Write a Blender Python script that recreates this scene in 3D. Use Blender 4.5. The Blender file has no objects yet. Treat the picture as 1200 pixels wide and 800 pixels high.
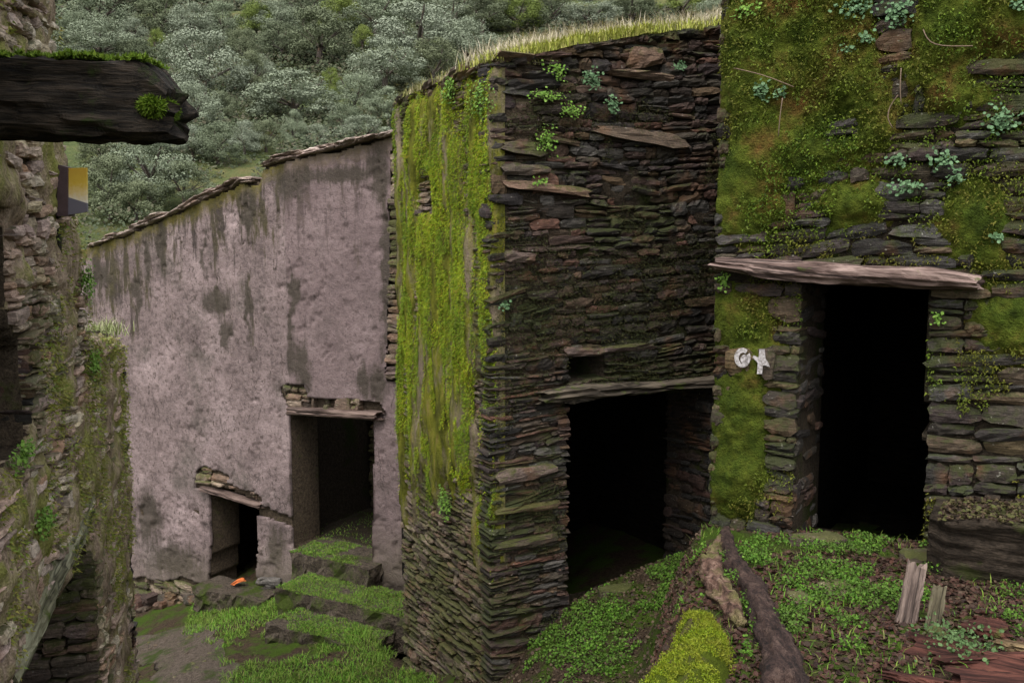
import bpy, math, random
import numpy as np
from mathutils import Matrix, Vector
random.seed(7); rng = np.random.default_rng(7)
C = bpy.context.scene
col = C.collection
# ------------------------------------------------------------------ camera, world, sun, exposure
F = 1113.0; PITCH = math.atan(120 / F); EYE = np.array([0.0, 0.0, 4.6])
cam = bpy.data.cameras.new('camera'); cam.sensor_width = 36; cam.lens = 36 * F / 1200
cam.clip_start = .05; cam.clip_end = 3000
co = bpy.data.objects.new('camera', cam); col.objects.link(co)
co.location = EYE; co.rotation_euler = (math.pi / 2 - PITCH, 0, 0); C.camera = co
SUN_EL, SUN_AZ = math.radians(60), math.radians(200)          # azimuth clockwise from +Y (behind-left of the camera)
w = bpy.data.worlds.new('World'); C.world = w; w.use_nodes = True
nt = w.node_tree; bg = nt.nodes['Background']
sk = nt.nodes.new('ShaderNodeTexSky'); sk.sky_type = 'NISHITA'; sk.sun_disc = False
sk.sun_elevation = SUN_EL; sk.sun_rotation = SUN_AZ; sk.air_density = 1.6; sk.dust_density = 4
hs = nt.nodes.new('ShaderNodeHueSaturation'); hs.inputs['Saturation'].default_value = .22
nt.links.new(sk.outputs[0], hs.inputs['Color']); nt.links.new(hs.outputs[0], bg.inputs[0]); bg.inputs[1].default_value = .15
sl = bpy.data.lights.new('sun', 'SUN'); sl.energy = .6; sl.angle = math.radians(28); sl.color = (1, .95, .88)
so = bpy.data.objects.new('sun', sl); col.objects.link(so)
sd = Vector((math.sin(SUN_AZ) * math.cos(SUN_EL), math.cos(SUN_AZ) * math.cos(SUN_EL), math.sin(SUN_EL)))
so.rotation_euler = sd.to_track_quat('Z', 'Y').to_euler()
C.view_settings.view_transform = 'Standard'; C.view_settings.look = 'None'
C.view_settings.exposure = 1.1; C.view_settings.gamma = 1

# ------------------------------------------------------------------ small maths
def nrm(v): v = np.array(v, float); return v / np.linalg.norm(v)
def ray(px, py):
    x = (px - 600) / F; y = (400 - py) / F
    return np.array([x, math.cos(PITCH) + y * math.sin(PITCH), -math.sin(PITCH) + y * math.cos(PITCH)])
def at(px, py, depth): d = ray(px, py); return EYE + d * (depth / d[1])
def h2(ix, iy, s):
    h = (ix.astype(np.int64) * 374761393 + iy.astype(np.int64) * 668265263 + s * 362437) & 0x7fffffff
    h = ((h ^ (h >> 13)) * 1274126177) & 0x7fffffff
    return ((h ^ (h >> 16)) & 0xffff) / 65535.0
def vn(x, y, s=0):
    x = np.asarray(x, float); y = np.asarray(y, float)
    ix = np.floor(x); iy = np.floor(y); fx = x - ix; fy = y - iy
    fx = fx * fx * (3 - 2 * fx); fy = fy * fy * (3 - 2 * fy)
    a = h2(ix, iy, s); b = h2(ix + 1, iy, s); c = h2(ix, iy + 1, s); d = h2(ix + 1, iy + 1, s)
    return (a * (1 - fx) + b * fx) * (1 - fy) + (c * (1 - fx) + d * fx) * fy
def fbm(x, y, s=0, o=4):
    r = 0; a = .5; t = 0
    for k in range(o): r = r + a * vn(np.asarray(x) * 2 ** k, np.asarray(y) * 2 ** k, s + k * 17); t += a; a *= .5
    return r / t
def sstep(a, b, x): t = np.clip((x - a) / (b - a), 0, 1); return t * t * (3 - 2 * t)
def inpoly(U, V, poly):
    r = np.zeros(np.shape(U), bool); n = len(poly)
    for i in range(n):
        (x0, y0), (x1, y1) = poly[i], poly[(i + 1) % n]
        if y0 == y1: continue
        r ^= ((y0 > V) != (y1 > V)) & (U < (x1 - x0) * (V - y0) / (y1 - y0) + x0)
    return r
class Frame:                                                  # a vertical wall plane: u to the right, z up, n outwards
    def __init__(s, O, U):
        s.O = np.array([O[0], O[1], 0.]); s.U = nrm([U[0], U[1], 0]); s.N = np.array([s.U[1], -s.U[0], 0.])
    def uv(s, px, py, n=0):
        d = ray(px, py); O = s.O + s.N * n; t = ((O - EYE) @ s.N) / (d @ s.N); P = EYE + d * t
        return float((P - O) @ s.U), float(P[2])
    def poly(s, pts, n=0): return [s.uv(*p, n) for p in pts]
    def pt(s, u, v, n=0):
        u = np.asarray(u, float); v = np.asarray(v, float); n = np.asarray(n, float)
        P = s.O + u[..., None] * s.U + n[..., None] * s.N
        P = np.array(P); P[..., 2] += v; return P
    def side(s, u, left=True):                                # the reveal of an opening's left or right jamb
        f = Frame((0, 0), (1, 0)); f.O = s.O + s.U * u
        f.U = -s.N if left else s.N; f.N = s.U if left else -s.U
        return f

# ------------------------------------------------------------------ object helpers
def mesh(name, V, Fc, attrs=None, smooth=False):
    V = np.asarray(V, np.float32).reshape(-1, 3); Fc = np.asarray(Fc, np.int32); k = Fc.shape[1]
    me = bpy.data.meshes.new(name)
    me.vertices.add(len(V)); me.vertices.foreach_set('co', V.ravel())
    me.loops.add(Fc.size); me.loops.foreach_set('vertex_index', Fc.ravel())
    me.polygons.add(len(Fc)); me.polygons.foreach_set('loop_start', np.arange(0, Fc.size, k, dtype=np.int32))
    for nme, a in (attrs or {}).items():
        at_ = me.attributes.new(nme, 'FLOAT', 'POINT'); at_.data.foreach_set('value', np.asarray(a, np.float32).ravel())
    me.update(calc_edges=True)
    me.polygons.foreach_set('use_smooth', np.full(len(Fc), smooth)); me.update()
    return me
def link(name, me, m=None, parent=None, **props):
    o = bpy.data.objects.new(name, me); col.objects.link(o)
    if m is not None and me is not None and not me.materials: me.materials.append(m)
    if parent is not None:
        o.parent = parent; b = parent
        L = Matrix.Identity(4)
        while b is not None: L = L @ Matrix(b.matrix_basis); b = None if b.parent is None else None
        o.matrix_parent_inverse = world_of(parent).inverted()
    for k, v in props.items(): o[k] = v
    return o
def world_of(o):
    if o.parent is None: return o.matrix_basis.copy()
    return world_of(o.parent) @ o.matrix_parent_inverse @ o.matrix_basis
def thing(name, loc, label, cat, group=None):
    o = bpy.data.objects.new(name, None); col.objects.link(o); o.location = loc; o.empty_display_size = .2
    o['label'] = label; o['category'] = cat
    if group: o['group'] = group
    return o
def tag(o, label, cat, group=None):
    o['label'] = label; o['category'] = cat
    if group: o['group'] = group
    return o

# ------------------------------------------------------------------ materials
class M:
    def __init__(s, name, rough=.9, spec=.2):
        s.m = bpy.data.materials.new(name); s.m.use_nodes = True; s.t = s.m.node_tree
        s.b = s.t.nodes['Principled BSDF']; s.b.inputs['Roughness'].default_value = rough
        s.b.inputs['Specular IOR Level'].default_value = spec
        g = s.n('ShaderNodeNewGeometry'); s.geo = g; s.pos = g.outputs['Position']
    def n(s, t): return s.t.nodes.new(t)
    def l(s, a, b): s.t.links.new(a, b)
    def setin(s, sock, v):
        if hasattr(v, 'is_linked'): s.l(v, sock)
        else: sock.default_value = v
    def map(s, vec, sc):
        n = s.n('ShaderNodeMapping'); s.l(vec, n.inputs[0]); n.inputs['Scale'].default_value = sc; return n.outputs[0]
    def noise(s, scale, vec=None, detail=4, rough=.6, dist=0):
        n = s.n('ShaderNodeTexNoise'); s.l(vec if vec is not None else s.pos, n.inputs['Vector'])
        n.inputs['Scale'].default_value = scale; n.inputs['Detail'].default_value = detail
        n.inputs['Roughness'].default_value = rough; n.inputs['Distortion'].default_value = dist
        return n.outputs[0]
    def ramp(s, f, stops):
        n = s.n('ShaderNodeValToRGB'); s.l(f, n.inputs[0]); e = n.color_ramp.elements
        while len(e) < len(stops): e.new(.5)
        for q, (p, c) in zip(e, stops):
            q.position = p; q.color = (c, c, c, 1) if isinstance(c, (int, float)) else (*c, 1)
        return n.outputs[0]
    def mix(s, f, a, b, mode='MIX'):
        n = s.n('ShaderNodeMix'); n.data_type = 'RGBA'; n.blend_type = mode
        s.setin(n.inputs[0], f)
        for k, v in ((6, a), (7, b)): s.setin(n.inputs[k], (*v, 1) if isinstance(v, tuple) and len(v) == 3 else v)
        return n.outputs[2]
    def math(s, op, a, b=0., c=0.):
        n = s.n('ShaderNodeMath'); n.operation = op
        s.setin(n.inputs[0], a); s.setin(n.inputs[1], b); s.setin(n.inputs[2], c); return n.outputs[0]
    def attr(s, name): n = s.n('ShaderNodeAttribute'); n.attribute_name = name; return n.outputs['Fac']
    def objrnd(s): return s.n('ShaderNodeObjectInfo').outputs['Random']
    def island(s): return s.geo.outputs['Random Per Island']
    def up(s):
        n = s.n('ShaderNodeSeparateXYZ'); s.l(s.geo.outputs['Normal'], n.inputs[0]); return n.outputs[2]
    def objco(s): return s.n('ShaderNodeTexCoord').outputs['Object']
    def bump(s, h, dist=.01, strength=1.):
        n = s.n('ShaderNodeBump'); s.l(h, n.inputs['Height']); n.inputs['Distance'].default_value = dist
        n.inputs['Strength'].default_value = strength; s.l(n.outputs[0], s.b.inputs['Normal'])
    def col(s, c): s.setin(s.b.inputs['Base Color'], (*c, 1) if isinstance(c, tuple) else c); return s
def mat_stone(name, src, cols, moss=.5, mossc=(.035, .05, .008), moss2=(.07, .075, .012), scale=1.):
    m = M(name, .82, .3)
    r = m.objrnd() if src == 'object' else m.island()
    k = len(cols); base = m.ramp(r, [(i / (k - 1), c) for i, c in enumerate(cols)])
    lam = m.noise(9 * scale, m.map(m.pos, (1, 1, 7)), 5, .65)
    fine = m.noise(55 * scale, None, 4, .7)
    c = m.mix(1., base, m.ramp(lam, [(.25, .35), (.5, .9), (.75, 1.7)]), 'MULTIPLY')
    c = m.mix(.6, c, m.ramp(fine, [(.3, .45), (.7, 1.5)]), 'MULTIPLY')
    rust = m.ramp(m.noise(3.3, None, 3), [(.56, 0.), (.68, 1.)])
    c = m.mix(m.math('MULTIPLY', rust, .45), c, (.15, .07, .03))
    big = m.noise(1.1, None, 5, .62); sm = m.noise(17, None, 4, .7)
    f = m.math('ADD', m.math('MULTIPLY', big, 1.1), m.math('MULTIPLY', sm, .5))
    f = m.math('ADD', f, m.math('MULTIPLY', m.up(), .18))
    mk = m.ramp(f, [(1.12 - moss * .62, 0.), (1.24 - moss * .62, 1.)])
    gcol = m.mix(m.noise(6, None, 3), mossc, moss2)
    c = m.mix(m.math('MULTIPLY', mk, .8), c, gcol)
    lich = m.ramp(m.noise(38, None, 2, .5), [(.69, 0.), (.75, 1.)])
    c = m.mix(m.math('MULTIPLY', lich, .5), c, (.32, .31, .26))
    m.col(c)
    m.bump(m.math('ADD', m.math('MULTIPLY', lam, 1.), m.math('MULTIPLY', fine, .7)), .014)
    return m.m
def mat_leaf(name, cols, src='island', patch=None, rough=.7):
    m = M(name, rough, .25); r = m.island() if src == 'island' else m.objrnd()
    k = len(cols); c = m.ramp(r, [(i / max(1, k - 1), q) for i, q in enumerate(cols)])
    if patch: c = m.mix(m.ramp(m.noise(patch[1], None, 3), [(.42, 0.), (.6, 1.)]), c, m.mix(.5, c, patch[0]))
    m.col(c); return m.m
def mat_wood(name, dark, light, green=0., gc=(.06, .08, .015), grain=1.):
    m = M(name, .85, .2); oc = m.objco()
    g = m.noise(14 * grain, m.map(oc, (.12, 1, 1)), 5, .7, .3); f = m.noise(60 * grain, m.map(oc, (.07, 1, 1)), 3, .6)
    v = m.math('ADD', m.math('MULTIPLY', g, .7), m.math('MULTIPLY', f, .3))
    c = m.ramp(v, [(.36, tuple(x * .25 for x in dark)), (.46, dark), (.62, light)])
    ck = m.ramp(m.noise(7 * grain, m.map(oc, (.05, 1, 1)), 3, .6), [(.47, 1.), (.5, .12), (.52, 1.)]); c = m.mix(.9, c, ck, 'MULTIPLY')
    if green:
        mk = m.ramp(m.noise(7, None, 4, .65), [(.66 - green * .3, 0.), (.76 - green * .3, 1.)]); c = m.mix(mk, c, gc)
    m.col(c); m.bump(v, .02); return m.m
def mat_ground(name, a, b, mossy, mc=(.05, .085, .012), sc=1.):
    m = M(name, .95, .1)
    n1 = m.noise(2.2 * sc, None, 6, .65); n2 = m.noise(26 * sc, None, 5, .7); n3 = m.noise(90 * sc, None, 3, .7)
    c = m.mix(m.ramp(n2, [(.35, 0.), (.65, 1.)]), a, b)
    c = m.mix(.8, c, m.ramp(n3, [(.3, .4), (.7, 1.6)]), 'MULTIPLY')
    mk = m.ramp(m.math('ADD', n1, m.math('MULTIPLY', n2, .25)), [(.78 - mossy * .4, 0.), (.9 - mossy * .4, 1.)])
    c = m.mix(mk, c, m.mix(n3, mc, tuple(x * .45 for x in mc))); m.col(c)
    m.bump(m.math('ADD', n2, m.math('MULTIPLY', n3, .4)), .035); return m.m
DARKS = [(.02, .017, .015), (.042, .033, .026), (.08, .05, .04), (.024, .021, .021), (.1, .065, .035), (.055, .037, .037), (.03, .025, .019), (.1, .09, .08), (.016, .014, .012), (.065, .054, .04), (.12, .058, .04), (.035, .03, .028)]
TANS = [(.12, .09, .065), (.21, .13, .09), (.09, .07, .055), (.17, .13, .09), (.25, .19, .14), (.13, .09, .08), (.07, .055, .04)]
LICHEN = [(.42, .33, .25), (.55, .38, .3), (.32, .25, .19), (.5, .41, .26), (.58, .5, .39), (.44, .32, .28), (.24, .19, .15), (.52, .32, .21)]
BROWNS = [(.026, .021, .017), (.06, .046, .034), (.034, .03, .027), (.11, .075, .045), (.02, .017, .015), (.075, .07, .064), (.047, .031, .028), (.028, .025, .022), (.13, .095, .05), (.03, .025, .022)]
mk = {}
SHADED = [tuple(x * .4 for x in c_) for c_ in DARKS]  # darker copy of DARKS: doorway shade painted into the jamb stones
for nm, cols, mo in (('shaded', SHADED, .0), ('mid', DARKS, .42), ('midleft', TANS, .5), ('right', BROWNS, .5), ('left', LICHEN, .3), ('dark', DARKS, .1)):
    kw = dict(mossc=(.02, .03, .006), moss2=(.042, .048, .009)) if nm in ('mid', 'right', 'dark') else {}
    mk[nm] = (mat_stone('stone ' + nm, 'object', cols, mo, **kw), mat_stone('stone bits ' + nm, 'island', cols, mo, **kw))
m_mortar = mat_ground('dark earth mortar', (.022, .018, .013), (.05, .038, .026), .3, (.03, .04, .008))
m_mortar_tan = mat_ground('tan earth mortar', (.045, .034, .024), (.1, .075, .052), .18, (.06, .075, .015))
m = M('shade-dark inside wall', .95, .05); m.col(m.ramp(m.noise(9, m.map(m.pos, (1, 1, 5)), 5, .7), [(.35, (.003, .0026, .0022)), (.65, (.02, .017, .014))])); m.bump(m.noise(14, m.map(m.pos, (1, 1, 5)), 4), .05); m_inside = m.m  # near-black colour stands in for the deep shade inside the rooms

# ------------------------------------------------------------------ stones
NU, NV = 5, 3
def stone_proto(aspect, seed):
    r = np.random.default_rng(seed)
    a = aspect; gx = np.linspace(-.5, .5, NU + 1); gy = np.linspace(-.5, .5, NV + 1)
    X, Y = np.meshgrid(gx, gy); Z = r.uniform(-.07, .02, X.shape)
    Z += r.uniform(-.12, .12) * Y + r.uniform(-.1, .1) * X
    X = X + r.uniform(-.05, .05, X.shape); Y = Y + r.uniform(-.07, .07, Y.shape)
    edge = np.zeros(X.shape, bool); edge[0] = edge[-1] = True; edge[:, 0] = edge[:, -1] = True
    Z[edge] -= r.uniform(.01, .12, edge.sum())
    cut = r.uniform(.0, .75, 4)                                # corners knocked off
    for k, (j, i) in enumerate(((0, 0), (0, NU), (NV, 0), (NV, NU))):
        X[j, i] *= 1 - .16 * cut[k]; Y[j, i] *= 1 - .5 * cut[k]; Z[j, i] -= .05
    tap = r.uniform(-.25, .25); Y *= 1 + tap * X * 2
    V = np.stack([X, Y, Z], -1).reshape(-1, 3)
    idx = np.arange((NU + 1) * (NV + 1)).reshape(NV + 1, NU + 1)
    q = [[idx[j, i], idx[j, i + 1], idx[j + 1, i + 1], idx[j + 1, i]] for j in range(NV) for i in range(NU)]
    ringi = list(idx[0, :]) + list(idx[1:, -1]) + list(idx[-1, -2::-1]) + list(idx[-2:0:-1, 0])
    back = V[ringi] * [.96, .9, 0] + [0, 0, -1]; n0 = len(V); n = len(ringi)
    V = np.vstack([V, back])
    q += [[ringi[k], n0 + k, n0 + (k + 1) % n, ringi[(k + 1) % n]] for k in range(n)]
    return V, np.array(q)
PROTO = [stone_proto(1, s) for s in range(26)]
SQ = PROTO[0][1]
class Stones:
    """collects the stones of one building; the largest in view become objects, the rest one joined part"""
    def __init__(s): s.L = []
    def add(s, fr, u, v, w_, h, n, d, a=0., mats='mid', tilt=0.):
        s.L.append((fr, u, v, w_, h, n, d, a, random.randrange(26), mats, tilt))
    def matrix(s, t):
        fr, u, v, w_, h, n, d, a, k, mm, tilt = t
        ca, sa = math.cos(a), math.sin(a); Z = np.array([0, 0, 1.])
        X = fr.U * ca + Z * sa; Y = -fr.U * sa + Z * ca; N = fr.N
        Y = nrm(Y + N * tilt); N = np.cross(X, Y)
        m4 = np.eye(4); m4[:3, 0] = X * w_; m4[:3, 1] = Y * h; m4[:3, 2] = N * d; m4[:3, 3] = fr.pt(u, v, n); return m4
    def build(s, parent, most=300, name='stone', force=()):
        sc = []
        for i, t in enumerate(s.L):
            fr, u, v, w_, h, n = t[:6]; P = fr.pt(u, v, n); d = P - EYE
            y = d[1] * math.cos(PITCH) - d[2] * math.sin(PITCH); z = d[1] * math.sin(PITCH) + d[2] * math.cos(PITCH)
            px = 600 + d[0] / y * F; py = 400 - z / y * F
            vis = -10 < px < 1210 and -10 < py < 810 and (-d @ fr.N) > 0
            sc.append((w_ * h * max(0, -d @ fr.N) / np.linalg.norm(d) ** 3) if vis else 0)
        order = np.argsort(-np.array(sc)); big = set(order[:most].tolist()) if most else set()
        big = {i for i in big if sc[i] > 0}
        pm = {}; stuff = {}
        for i, t in enumerate(s.L):
            m4 = s.matrix(t); k, mm = t[8], t[9]
            if i in big:
                if (k, mm) not in pm:
                    me = mesh('stone', PROTO[k][0], SQ); me.materials.append(mk[mm][0]); pm[k, mm] = me
                o = bpy.data.objects.new(name, pm[k, mm]); col.objects.link(o); o.parent = parent
                o.matrix_basis = Matrix((world_of(parent).inverted() @ Matrix(m4.tolist())).transposed().transposed())
            else:
                V = PROTO[k][0] @ m4[:3, :3].T + m4[:3, 3]; stuff.setdefault(mm, []).append(V)
        for mm, vs in stuff.items():
            nV = len(PROTO[0][0]); Fc = np.concatenate([SQ + nV * i for i in range(len(vs))])
            link('small_stones', mesh('small_stones', np.concatenate(vs), Fc), mk[mm][1], parent, kind='stuff')
def masonry(S, fr, u0, u1, v0, v1, inside, hr=(.04, .1), wr=(.1, .4), mats='mid', proud=(0, .03), depth=(.1, .2), seed=0, ang=.03, gap=.005, slope=0.):
    r = random.Random(seed); v = v0; row = 0; us = np.arange(u0, u1, .01)
    while v < v1:
        h = r.uniform(*hr) * (1.75 if r.random() < .25 else 1)
        wobs = slope * us +   .13 * (vn(us * .9, us * 0 + v * .35, seed) - .5) + .03 * (vn(us * 4, us * 0 + row, seed + 5) - .5)
        ok = inside(us, v + wobs) & inside(us, v + h * .85 + wobs)
        i = 0
        while i < len(us):
            if not ok[i]: i += 1; continue
            j = i
            while j < len(us) and ok[j]: j += 1
            a, b = us[i], us[j - 1] + .01; x = a - r.uniform(0, .025) if i == 0 else a
            while b - x > .03:
                w_ = min(r.uniform(*wr) * (1.5 if r.random() < .12 else 1), b - x)
                if b - x - w_ < wr[0] * .6: w_ = b - x
                k = min(len(us) - 1, max(0, int((x + w_ / 2 - u0) / .01)))
                vb = v + wobs[k]; sl = (wobs[min(k + 5, len(us) - 1)] - wobs[max(k - 5, 0)]) / .1
                nsub = r.choice((1, 2, 2, 3)) if h > hr[1] else (2 if h > hr[1] * .75 and r.random() < .35 else 1)
                vv = vb
                for q in range(nsub):
                    hh = (vb + h - vv) * (1 if q == nsub - 1 else r.uniform(.3, .6))
                    S.add(fr, x + w_ / 2, vv + hh / 2, max(.02, w_ - gap * r.uniform(.3, 2)), max(.012, hh * r.uniform(.86, 1.04) - gap * .4), r.uniform(*proud), r.uniform(*depth), sl + r.gauss(0, ang), mats, r.gauss(0, .045))
                    vv += hh
                x += w_
            i = j
        v += h; row += 1

# ------------------------------------------------------------------ wall sheets with openings and reveals
def sheet(fr, u0, u1, v0, v1, step, inside, off=lambda U, V: 0 * U, thick=.5, attrs=None, soft=.0):
    us = np.arange(u0, u1 + step * .5, step); vs = np.arange(v0, v1 + step * .5, step)
    U, V = np.meshgrid(us, vs); cu, cv = np.meshgrid(us[:-1] + step / 2, vs[:-1] + step / 2)
    k = inside(cu, cv); nj, ni = k.shape
    idx = np.arange(U.size).reshape(U.shape)
    U2 = U + (fbm(U * 6, V * 6, 3) - .5) * soft; V2 = V + (fbm(U * 6, V * 6, 9) - .5) * soft
    P = fr.pt(U2, V2, off(U, V)).reshape(-1, 3)
    B = fr.pt(U2, V2, off(U, V) * 0 - thick).reshape(-1, 3)
    J, I = np.nonzero(k)
    q = [np.stack([idx[J, I], idx[J, I + 1], idx[J + 1, I + 1], idx[J + 1, I]], 1)]
    kp = np.pad(k, 1); n0 = U.size
    for dj, di, a, b in ((-1, 0, (0, 0), (0, 1)), (1, 0, (1, 1), (1, 0)), (0, -1, (1, 0), (0, 0)), (0, 1, (0, 1), (1, 1))):
        e = k & ~kp[1 + dj:1 + dj + nj, 1 + di:1 + di + ni]; J, I = np.nonzero(e)
        A = idx[J + a[0], I + a[1]]; Bb = idx[J + b[0], I + b[1]]
        q.append(np.stack([Bb, A, A + n0, Bb + n0], 1))
    q = np.concatenate(q); used, inv = np.unique(q, return_inverse=True)
    PV = np.concatenate([P, B]); at_ = {}
    for nme, fn in (attrs or {}).items(): a = fn(U, V).ravel(); at_[nme] = np.concatenate([a, a])[used]
    return mesh('sheet', PV[used], inv.reshape(q.shape), at_, True)
def box_room(fr, u0, u1, z0, z1, n0, n1, skylight=0.):
    c = lambda u, z, n: fr.pt(u, z, n)
    nt_ = n1 + skylight
    V = [c(u0, z0, n0), c(u1, z0, n0), c(u1, z1, n0), c(u0, z1, n0), c(u0, z0, n1), c(u1, z0, n1), c(u1, z1, n1), c(u0, z1, n1), c(u0, z1, nt_), c(u1, z1, nt_)]
    return mesh('room', np.array(V), [[4, 5, 6, 7], [0, 4, 7, 3], [1, 2, 6, 5], [0, 1, 5, 4], [3, 8, 9, 2]])
def fuzz(P, N, ln, wd, down=.5, spread=.6):
    """small moss leaflets: one triangle each"""
    n = len(P); r = rng
    d = N * 1. + r.normal(0, spread, (n, 3)); d[:, 2] -= down; d /= np.linalg.norm(d, axis=1)[:, None]
    t = np.cross(d, r.normal(0, 1, (n, 3))); t /= np.linalg.norm(t, axis=1)[:, None]
    L = r.uniform(*ln, n)[:, None]; W = r.uniform(*wd, n)[:, None]
    V = np.stack([P - t * W, P + t * W, P + d * L], 1).reshape(-1, 3)
    return V, np.arange(3 * n).reshape(-1, 3)
def blades(P, ln, wd, lean=.35, bend=.5, base=None):
    n = len(P); r = rng; a = r.uniform(0, 6.283, n)
    dr = np.stack([np.cos(a), np.sin(a), 0 * a], 1); t = np.stack([-np.sin(a), np.cos(a), 0 * a], 1)
    L = r.uniform(*ln, n)[:, None]; W = r.uniform(*wd, n)[:, None]; le = r.uniform(0, lean, n)[:, None]; be = r.uniform(0, bend, n)[:, None]
    up = np.array([0, 0, 1.]); mid = P + L * (.55 * up + le * .5 * dr); tip = P + L * (up * (1 - be * .4) + dr * (le + be * .6))
    V = np.stack([P - t * W, P + t * W, mid - t * W * .8, mid + t * W * .8, tip], 1).reshape(-1, 3)
    b = np.arange(n)[:, None] * 5
    Fc = np.concatenate([b + [0, 1, 3], b + [0, 3, 2], b + [2, 3, 4]]); return V, Fc
def leaves(P, N, size, jit=.6):
    n = len(P); r = rng
    d = N + r.normal(0, jit, (n, 3)); d /= np.linalg.norm(d, axis=1)[:, None]
    a = np.cross(d, r.normal(0, 1, (n, 3))); a /= np.linalg.norm(a, axis=1)[:, None]; b = np.cross(d, a)
    s_ = r.uniform(*size, n)[:, None]
    ring = [P + s_ * (math.cos(k * math.pi / 3) * a + math.sin(k * math.pi / 3) * b * .85) + d * s_ * (.22 if k % 2 else 0) for k in range(6)]
    V = np.stack(ring, 1).reshape(-1, 3); i = np.arange(n)[:, None] * 6
    return V, np.concatenate([i + [0, 1, 2, 3], i + [0, 3, 4, 5]])
def cat(parts):
    V = []; Fc = []; n = 0
    for v, f in parts: V.append(v); Fc.append(f + n); n += len(v)
    return np.concatenate(V), np.concatenate(Fc)

# ------------------------------------------------------------------ wood
def timber(L, hw, hh, seed=0, n=28, ring=20, boxy=5., rough=.05, ends=.03, bend=None, taper=lambda t: (1, 1, 0)):
    """a weathered length of wood along local x; half width hw (y), half height hh (z)"""
    V = []; q = []
    for i in range(n + 1):
        t = i / n; sy, sz, dz = taper(t); bx = bend(t) if bend else (0, 0)
        for k in range(ring):
            a = 2 * math.pi * k / ring; c, s = math.cos(a), math.sin(a)
            rr = 1 / (abs(c) ** boxy + abs(s) ** boxy) ** (1 / boxy)
            g = 1 + rough * 2 * (float(vn(k * 1.7, t * 3 * max(1, L), seed)) - .5) + rough * (float(vn(k * .9 + 9, t * 14 * max(1, L), seed + 3)) - .5)
            x = t * L - L / 2
            if i in (0, n): x += (float(vn(k * .8, 5 * i, seed + 8)) - .5) * 2 * ends
            V.append((x, hw * sy * rr * c * g + bx[0], hh * sz * rr * s * g + dz + bx[1]))
    for i in range(n):
        for k in range(ring):
            a = i * ring + k; b = i * ring + (k + 1) % ring; q.append((a, b, b + ring, a + ring))
    e0 = len(V); V.append((-L / 2 + ends, 0, taper(0)[2] + (bend(0)[1] if bend else 0))); V.append((L / 2 - ends, 0, taper(1)[2] + (bend(1)[1] if bend else 0)))
    tri = [(e0, (k + 1) % ring, k) for k in range(ring)] + [(e0 + 1, n * ring + k, n * ring + (k + 1) % ring) for k in range(ring)]
    me = bpy.data.meshes.new('timber'); me.from_pydata(V, [], q + tri); me.update(); return me
def span(p0, p1, roll=0., up=(0, 0, 1)):
    p0 = np.array(p0); p1 = np.array(p1); x = nrm(p1 - p0); u = np.array(up, float); y = nrm(np.cross(u, x)); z = np.cross(x, y)
    cr, sr = math.cos(roll), math.sin(roll); y, z = y * cr + z * sr, -y * sr + z * cr
    m4 = np.eye(4); m4[:3, 0] = x; m4[:3, 1] = y; m4[:3, 2] = z; m4[:3, 3] = (p0 + p1) / 2; return Matrix(m4.tolist())
def place(o, m4):
    o.matrix_basis = (world_of(o.parent) @ o.matrix_parent_inverse).inverted() @ m4 if o.parent else m4; return o

# ------------------------------------------------------------------ frames of the four walls
MR = Frame((-.13, 7.2), (1.887, 1)); ML = Frame((-.13, 7.2), (.53, -1))
PF = Frame((-1.46, 11.2), (1.8, -1)); RF = Frame((1.369, 6.4), (1.8, -1)); LF = Frame((-2.8, 6.0), (-.243, 1))

def soft(fn, U, V, rad=.1, k=12):                               # how far inside a ragged region a point lies, 0..1
    r = 0.
    for i in range(k):
        a = i * 2.4; q = rad * math.sqrt((i + .5) / k); r = r + fn(U + q * math.cos(a), V + q * math.sin(a))
    return r / k
# ------------------------------------------------------------------ ground
def lower(x, y):
    return np.interp(x, [-9, -5.4, -3.6, -1.9, -1.2, -.1, .3, 1.0, 2.2, 6], [-1.3, -.75, -.12, .2, .3, 1.12, 1.48, 1.76, 1.95, 2.0])
def terr_edge(y): return np.where(y < 6.4, 1.37 - .27 * (6.4 - y), 1.37 + .556 * (y - 6.4))
def H(x, y, rough=True):
    x = np.asarray(x, float); y = np.asarray(y, float)
    zt = 2.65 + .06 * (6.2 - y); s = (x - terr_edge(y)) + .12 * (vn(y * 2.3, y * 0, 4) - .5)
    z0 = lower(x, y); k = sstep(-.5, .02, s); z = z0 * (1 - k) + zt * k
    P0 = np.stack([x, y, 0 * x], -1)                             # floors inside the two houses lie lower than their doorsteps
    nr = (P0 - RF.O) @ RF.N; ur_ = (P0 - RF.O) @ RF.U; nm_ = (P0 - MR.O) @ MR.N; um = (P0 - MR.O) @ MR.U
    z = z - .45 * sstep(-.1, -.35, nr) * (ur_ > .1) - .5 * sstep(-.12, -.4, nm_) * (um > .1) * (nr < 9) * (ur_ < .05)
    if rough: z = z + .09 * (fbm(x * 1.7, y * 1.7, 2) - .5) + .03 * (fbm(x * 9, y * 9, 7, 3) - .5)
    return z
def hit(px, py, fn=None):
    d = ray(px, py); t = np.linspace(1, 400, 24000) / d[1] if fn else np.linspace(1, 16, 6000) / d[1]
    P = EYE + t[:, None] * d; z = (fn or H)(P[:, 0], P[:, 1]); i = int(np.argmax(P[:, 2] < z)); return P[i]
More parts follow.
